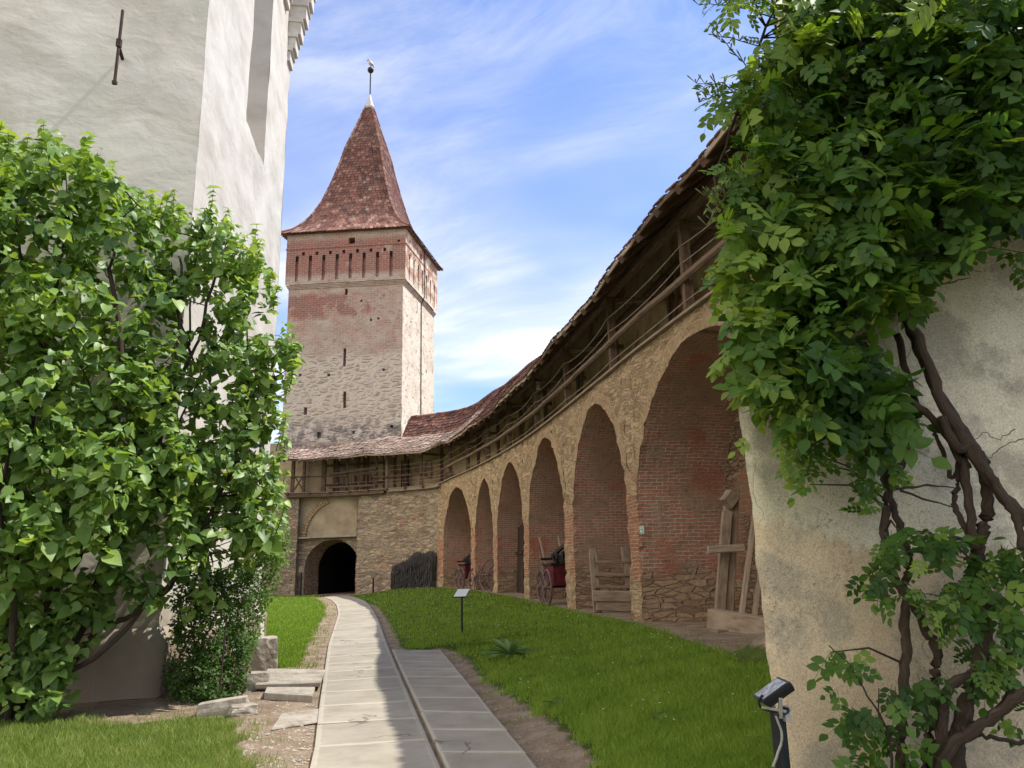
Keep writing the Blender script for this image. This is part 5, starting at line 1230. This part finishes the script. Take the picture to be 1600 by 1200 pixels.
# ------------------------------------------------------------------ signs and lamps
p = onground(722, 991); t_ = thing('information_sign', 'thin black post with a small tilted white information board in the lawn', 'sign', p)
mb = MB(); mb.tube([p-(0, 0, .1), p+(0, 0, .82)], .026, 8); mb.build('post', M_postgreen, t_)
mb = MB(); q = p+np.array((0, 0, .92)); e1, e2 = np.array((.15, .03, .0)), np.array((.05, .10, .09)); n_ = np.cross(e1, e2); n_ = n_/np.linalg.norm(n_)
e1b, e2b = e1*1.0, e2; mb.prism([q-e1-e2-n_*.02, q+e1-e2-n_*.02, q+e1+e2-n_*.02, q-e1+e2-n_*.02], [q-e1-e2, q+e1-e2, q+e1+e2, q-e1+e2]); bd = mb.build('board', M_black, t_)
mb = MB(); mb.poly([q+n_*.004-e1*.93-e2*.9, q+n_*.004+e1*.93-e2*.9, q+n_*.004+e1*.93+e2*.9, q+n_*.004-e1*.93+e2*.9]); mb.build('panel', M_white, t_)
mb = MB(); mb.tube([p+(0, 0, .8), q-n_*.02], .02, 6); mb.build('bracket', M_black, t_)
p = atY(1228, 1250, 4.35); p[2] = float(tz(p[0], p[1])); L0 = atY(1209, 1110, 4.35); t_ = thing('floodlight', 'black tilted floodlight on a thick dark post at the corner of the plaster building', 'lamp', p)
mb = MB(); mb.tube([p-(0, 0, .1), np.array((p[0], p[1], L0[2]+.0))], .04, 10); mb.build('post', M_black, t_)
tp = np.array((p[0], p[1], L0[2])); hd = atY(1205, 1078, 4.3); e1 = (atY(1225, 1060, 4.25)-atY(1184, 1090, 4.35))/2; e2 = np.array((.0, .09, .0)); n_ = nrm(np.cross(e1, e2)); n_ = n_ if n_[2] > 0 else -n_
mb = MB(); ring = lambda k, off: [hd+e1*a*k+e2*b*k+n_*off for a, b in ((-1, -1), (1, -1), (1, 1), (-1, 1))]; mb.prism(ring(.9, -.045), ring(1, -.015)); mb.prism(ring(1, -.0149), ring(1.02, .006)); hb_ = mb.build('lamp_head', M_black, t_)
mb = MB(); mb.poly([q for q in ring(.86, .009)]); mb.build('lamp_glass', M_glass, t_)
mb = MB()
for k in (-1, 1): mb.beam(tp+np.array((.0, k*.05, -.02)), hd-n_*.03+np.array((0, k*.075, 0)), .018, .035)
mb.build('bracket', M_lead, t_)
for k, pts in enumerate(([(1208, 1112), (1190, 1106), (1186, 1095), (1192, 1086)], [(1212, 1118), (1222, 1150), (1214, 1180), (1208, 1198)], [(1216, 1106), (1232, 1108), (1226, 1116), (1210, 1116)], [(1190, 1106), (1210, 1108), (1228, 1112)])):
    mb = MB(); w_ = wobble([atY(*q, 4.3-.01*k) for q in pts], 5, .001); mb.tube(w_, .007, 5); mb.build('cable', M_cable if k in (1, 3) else M_black, t_)
mb = MB(); q = atY(1229, 1115, 4.3); mb.box(q, (.03, .03, .075), .2); mb.build('plug', M_lead, t_)
def plate(name, px, py, w, h, label, paint):
    s, z = hit(px, py, .06); o = np.array(Cp(s, .055, z)); d = unit(np.array(Cp(s+.1, .05)[:2])-np.array(Cp(s-.1, .05)[:2])); n = np.array([d[1], -d[0]])
    if n @ o[:2] > 0: n = -n
    D, Nn, U = np.array((*d, 0)), np.array((*n, 0)), np.array((0, 0, 1.))
    t_ = thing(name, label, 'sign', o); mb = MB()
    r = lambda a, b, c, e, k: [o+D*x+U*y+Nn*k for x, y in ((a, c), (b, c), (b, e), (a, e))]
    mb.prism(r(-w, w, -h, h, -.02), r(-w, w, -h, h, .01)); mb.build('plate', M_white, t_)
    for i, (a, b, c, e, m_) in enumerate(paint): mb = MB(); mb.poly(r(a*w, b*w, c*h, e*h, .014+.003*(i > 0))); mb.build('pictogram', m_, t_)
plate('exit_sign', 1002, 828, .10, .085, 'small green and white sign on the pier left of the nearest arch', [(-.85, .85, -.9, .9, M_green), (-.45, -.2, .1, .75, M_white), (.2, .45, .1, .75, M_white), (-.2, .2, .35, .5, M_white), (-.3, .5, -.6, -.1, M_white)])
s, z = hit(840, 603, .05); o = np.array(Cp(s, .02, z)); mb = MB(); mb.box(o, (.2, .12, .3), 1.3); t_ = thing('gallery_lamp', 'small yellowish box lamp fixed to a gallery post', 'lamp', o); mb.build('case', M_wire, t_); mb = MB(); mb.box(o+(0, 0, .17), (.24, .16, .04), 1.3); mb.build('cap', M_black, t_)
for px, py, top, lab in ((470, 918, 893, 'short dark post with a pale head left of the gateway'), (583, 922, 901, 'short dark post with a small plate right of the gateway')):
    p = atY(px, py, 44.6); p[2] = float(tz(p[0], p[1])); q = atY(px, top, 44.6); q = np.array((p[0], p[1], q[2])); t_ = thing('marker_post', lab, 'post', p); mb = MB(); mb.tube([p, q], .05, 6); mb.build('post', M_black, t_); mb = MB(); mb.box(q+(0, 0, .12), (.28, .1, .34)); mb.build('head', M_woodgrey, t_)
# brushwood panel leaning on the wall left of the first arch
W0, W1 = hit(613, 880, .25)[0], hit(678, 880, .25)[0]; p = Cp((W0+W1)/2, .2, .5); t_ = thing('wattle_panel', 'dark panel of woven brushwood leaning on the wall right of the gateway', 'panel', p)
mb = MB(); rr = random.Random(6)
mb.grid(lambda u, v: (np.array(Cp(W0+(W1-W0)*u, .3-.2*v, .4+v*(1.5+.7*sst(u/.55)+.06*math.sin(u*17)))), (u*3, v*3)), 24, 8); mb.build('backing', M_wattle, t_)
mb = MB()
for i in range(320):
    u = rr.random(); h = 1.5+.7*sst(u/.55)+rr.uniform(-.16, .03); a = rr.uniform(0, .7); z0 = .45+h*a; z1 = min(.45+h, z0+rr.uniform(.5, 1.1)); du = rr.uniform(-.1, .1)
    s_a, s_b = W0+(W1-W0)*u, W0+(W1-W0)*min(1, max(0, u+du)); mb.tube([np.array(Cp(s_a, .36+rr.uniform(0, .06), z0)), np.array(Cp(s_b, .24+rr.uniform(0, .06), z1))], [.022, .01], 4, False)
mb.build('twigs', M_wattle, t_)

# ------------------------------------------------------------------ old tools kept under the arches
def loc(s, off, z=None): p = Cp(s, off); return np.array((p[0], p[1], float(tz(p[0], p[1])) if z is None else z))
def wheel(mb_rim, mb_sp, mb_hub, c, axis, r, ns=10, w=.06):
    a = Vector(axis).normalized(); u = a.cross(Vector((0, 0, 1))).normalized(); v = a.cross(u); c = Vector(c)
    ring = [c+(u*math.cos(t)+v*math.sin(t))*r for t in np.linspace(0, 2*math.pi, 25)]; mb_rim.tube(ring, w*.6, 6, False)
    for k in range(ns): t = 2*math.pi*k/ns; mb_sp.tube([c+(u*math.cos(t)+v*math.sin(t))*r*.1, c+(u*math.cos(t)+v*math.sin(t))*r*.97], [.028, .02], 5)
    mb_hub.tube([c-a*.12, c-a*.06, c+a*.06, c+a*.12], [.06, .085, .085, .06], 9)
def add_wheel(par, c, axis, r, ns=10):
    m1, m2, m3 = MB(), MB(), MB(); wheel(m1, m2, m3, c, axis, r, ns)
    rim = m1.build('wheel', M_cartwheel, par); o = np.array(par.location)
    for nm, m_ in (('spokes', m2), ('hub', m3)): q = m_.build(nm, M_cartwheel, par); q.parent = rim
def cart(s, off, rz_s, label, scale=1., full=True):
    o = loc(s, off); d = unit(np.array(Cp(s+.2, 0)[:2])-np.array(Cp(s-.2, 0)[:2])); n = np.array([d[1], -d[0]])
    if n @ o[:2] > 0: n = -n
    D, Nn, U = np.array((*d, 0))*scale, np.array((*n, 0))*scale, np.array((0, 0, 1.))*scale      # D towards the viewer along the wall, Nn out of the arch
    t_ = thing('fire_cart', label, 'cart', o); q = lambda x, y, z: o+D*x+Nn*y+U*z
    mb = MB(); mb.prism([q(-.55, -.4, .62), q(.55, -.4, .62), q(.55, .4, .62), q(-.55, .4, .62)], [q(-.62, -.46, 1.32), q(.62, -.46, 1.32), q(.62, .46, 1.32), q(-.62, .46, 1.32)]); mb.build('tank', M_redpaint, t_)
    mb = MB(); 
    for a, b in (((-.66, -.5), (.66, -.5)), ((.66, -.5), (.66, .5)), ((.66, .5), (-.66, .5)), ((-.66, .5), (-.66, -.5))): mb.beam(q(*a, 1.33), q(*b, 1.33), .07, .07)
    mb.build('rim', M_carti, t_)
    for x in (-.42, .42):
        for y in (-.62, .62): add_wheel(t_, q(x, y, .58), Nn, .56*scale, 10)
        mb = MB(); mb.tube([q(x, -.62, .58), q(x, .62, .58)], .04*scale, 6); mb.build('axle', M_carti, t_)
    mb = MB(); mb.beam(q(-1.2, 0, 1.62), q(1.15, .05, 2.02), .09, .12); mb.build('pump_beam', M_carti, t_)
    mb = MB(); mb.tube([q(-.9, -.5, 1.52), q(-.9, .5, 1.52)], .04, 6); mb.tube
    mb.build('pump_handle', M_carti, t_)
    for x in (-.28, .3): mb = MB(); mb.tube([q(x, 0, 1.3), q(x, 0, 1.62), q(x, 0, 1.75)], [.15, .15, .08], 10); mb.build('pump_cylinder', M_carti, t_)
    mb = MB(); mb.tube([q(.1+.22*math.cos(a), .2, 1.5+.2*math.sin(a)) for a in np.linspace(0, 6.0, 14)], .06, 6); mb.build('hose', M_carti, t_)
    for y in (-.3, .3): mb = MB(); mb.beam(q(-.5, y, .72), q(-1.5, y*1.2, 2.3) if full else q(-1.4, y, .5), .06, .08); mb.build('shaft', M_woodgrey, t_)
    return t_
s3 = hit(868, 944, .0)[0]; cart(s3-.1, -.25, 0, 'red hand fire cart with spoked wheels and black pump beam under the fourth arch', .92)
s6 = hit(722, 920, .0)[0]; cart(s6+.2, -.35, 0, 'distant red fire cart with black pump beam under the farthest arch', .85, False)
# heap of spoked wheels
for i, (px, dx, r, lab) in enumerate(((742, -.1, .55, 'wooden spoked wheel at the left of the wheel heap, nearly edge on'), (756, .15, .72, 'large wooden spoked wheel in the middle of the wheel heap'), (766, -.2, .66, 'wooden spoked wheel leaning against the right pier in the wheel heap'))):
    s, z = hit(px, 925, .1); o = loc(s, .05-.25*i); d = unit(np.array(Cp(s+.2, 0)[:2])-np.array(Cp(s-.2, 0)[:2])); n = np.array([d[1], -d[0]]); ax_ = np.array((*(n*(.9 if i != 2 else .5)+d*(.35 if i != 2 else .85)), .22))
    t_ = thing('wagon_wheel', lab, 'wheel', o); m1, m2, m3 = MB(), MB(), MB(); wheel(m1, m2, m3, o+(0, 0, r*.97), ax_, r, 12); m1.build('rim', M_cartwheel, t_); m2.build('spokes', M_cartwheel, t_); m3.build('hub', M_cartwheel, t_)
s, z = hit(760, 895, -.6); o = loc(s, -.5); t_ = thing('wooden_trough', 'dark wooden trough standing on end behind the wheel heap', 'trough', o); mb = MB()
mb.beam(o, o+(0, 0, 1.55), .5, .1, (1, 0, 0)); mb.build('base', M_cartwheel, t_)
for k in (-1, 1): mb = MB(); mb.beam(o+np.array((.05, .25*k, 0)), o+np.array((.05, .25*k, 1.6)), .06, .25, (1, 0, 0)); mb.build('side', M_cartwheel, t_)
# dark board in the fifth arch
s, z = hit(812, 930, -.7); o = loc(s, -.75); t_ = thing('stone_board', 'tall dark weathered board standing at the right side of a narrow arch', 'board', o); d = unit(np.array(Cp(s+.2, 0)[:2])-np.array(Cp(s-.2, 0)[:2])); mb = MB(); dd = np.array((*d, 0))
for k in (-1, 0, 1): mb.beam(o+dd*k*.3-(0, 0, .1), o+dd*(k*.3)+np.array((.12, 0, 2.75+.08*k)), .1, .29, tuple(dd))
mb.build('planks', M_board, t_); mb = MB(); mb.beam(o+dd*-.45+np.array((.0, 0, 1.6)), o+dd*.45+np.array((0, 0, 1.6)), .1, .12); mb.build('crossbar', M_board, t_)
for px, ytop, lab in ((845, 867, 'thin pale pole leaning in the arch behind the red fire cart'), (729, 865, 'thin upright pole against the pier right of the distant fire cart')):
    s, z = hit(px+3, 920, -.3); o = loc(s, -.4); q = atY(px, ytop, o[1]+.3); mb = MB(); mb.tube([o, o*.5+q*.5+np.array((.02, 0, 0)), q], [.05, .045, .035], 6); tag(mb.build('wooden_pole', M_woodgrey), lab, 'pole')
# step rack in the second arch
fr = lambda px, py, Y_: atY(px, py, Y_)
YA = 20.6; o = np.array((*fr(955, 965, YA)[:2], .4)); t_ = thing('step_rack', 'grey wooden rack with three steps and heavy boards in the second arch', 'rack', o)
for a, b in (((926, 858), (934, 958)), ((976, 855), (989, 945))): mb = MB(); mb.beam(fr(*b, YA-.1), fr(*a, YA+.35), .14, .22, (1, 0, 0)); mb.build('upright', M_woodgrey, t_)
for k, (y, Y_) in enumerate(((878, .28), (898, .12), (917, -.02))): mb = MB(); mb.beam(fr(929, y, YA+Y_), fr(983, y, YA+Y_), .30, .07); mb.build('step', M_woodgrey, t_)
for a, b, Y_ in (((926, 931), (988, 932), -.35), ((932, 945), (994, 948), -.3)): mb = MB(); mb.beam(fr(*a, YA+Y_), fr(*b, YA+Y_), .16, .27); mb.build('board', M_woodpale, t_)
mb = MB(); mb.beam(fr(930, 965, YA-.4), fr(962, 962, YA-.3), .2, .2); mb.build('base_block', M_woodgrey, t_)
mb = MB(); mb.beam(fr(967, 972, YA-.5), fr(992, 965, YA-.4), .15, .2); mb.build('base_block', M_woodgrey, t_)
# timber press in the nearest arch
YB = 14.9; o = np.array((*fr(1160, 990, YB-.5)[:2], .42)); t_ = thing('timber_press', 'heavy old timber press with a thick post, crosspiece and low beam in the nearest arch', 'press', o)
mb = MB(); mb.beam(fr(1133, 962, YB+.1), fr(1143, 768, YB+.45), .27, .25, (1, 0, 0), .05); mb.build('post', M_woodgrey, t_)
mb = MB(); mb.beam(fr(1124, 962, YB), fr(1136, 800, YB+.2), .16, .18, (1, 0, 0), .05); mb.build('jamb', M_woodgrey, t_)
mb = MB(); mb.beam(fr(1134, 788, YB+.15), fr(1146, 772, YB+.2), .2, .26); mb.build('cheek', M_woodgrey, t_)
mb = MB(); mb.beam(fr(1106, 859, YB-.12), fr(1162, 856, YB-.12), .16, .14); mb.build('crosspiece', M_woodpale, t_)
mb = MB(); mb.beam(fr(1111, 967, YB-.5), fr(1208, 984, YB-1.3), .28, .36, (0, 0, 1), .05); mb.build('low_beam', M_woodpale, t_)
for a in ((1128, 990), (1195, 1006)): p = fr(*a, YB-.75 if a[0] < 1150 else YB-1.2); mb = MB(); mb.box((p[0], p[1], p[2]), (.34, .3, .14), .3); mb.build('foot_block', M_woodgrey, t_)
for i, (a, b, lab) in enumerate((((1156, 960), (1179, 803), 'left of two pale planks leaning upright beside the timber press'), ((1176, 962), (1193, 845), 'right of two pale planks leaning upright beside the timber press'))):
    p, q = fr(*a, YB-.75), fr(*b, YB+.1); p = p-np.array((0, 0, .15)); t2 = thing('leaning_plank', lab, 'plank', p, 'planks leaning beside the press'); mb = MB(); mb.beam(p, q, .15, .09, (1, 0, 0)); mb.build('plank', M_woodpale, t2)
mb = MB(); mb.beam(fr(1152, 912, YB+.05), fr(1204, 916, YB-.2), .1, .14); mb.build('stay', M_woodgrey, t_); mb = MB(); mb.beam(fr(1173, 836, YB+.2), fr(1186, 838, YB+.1), .1, .12); mb.build('stay', M_woodgrey, t_)
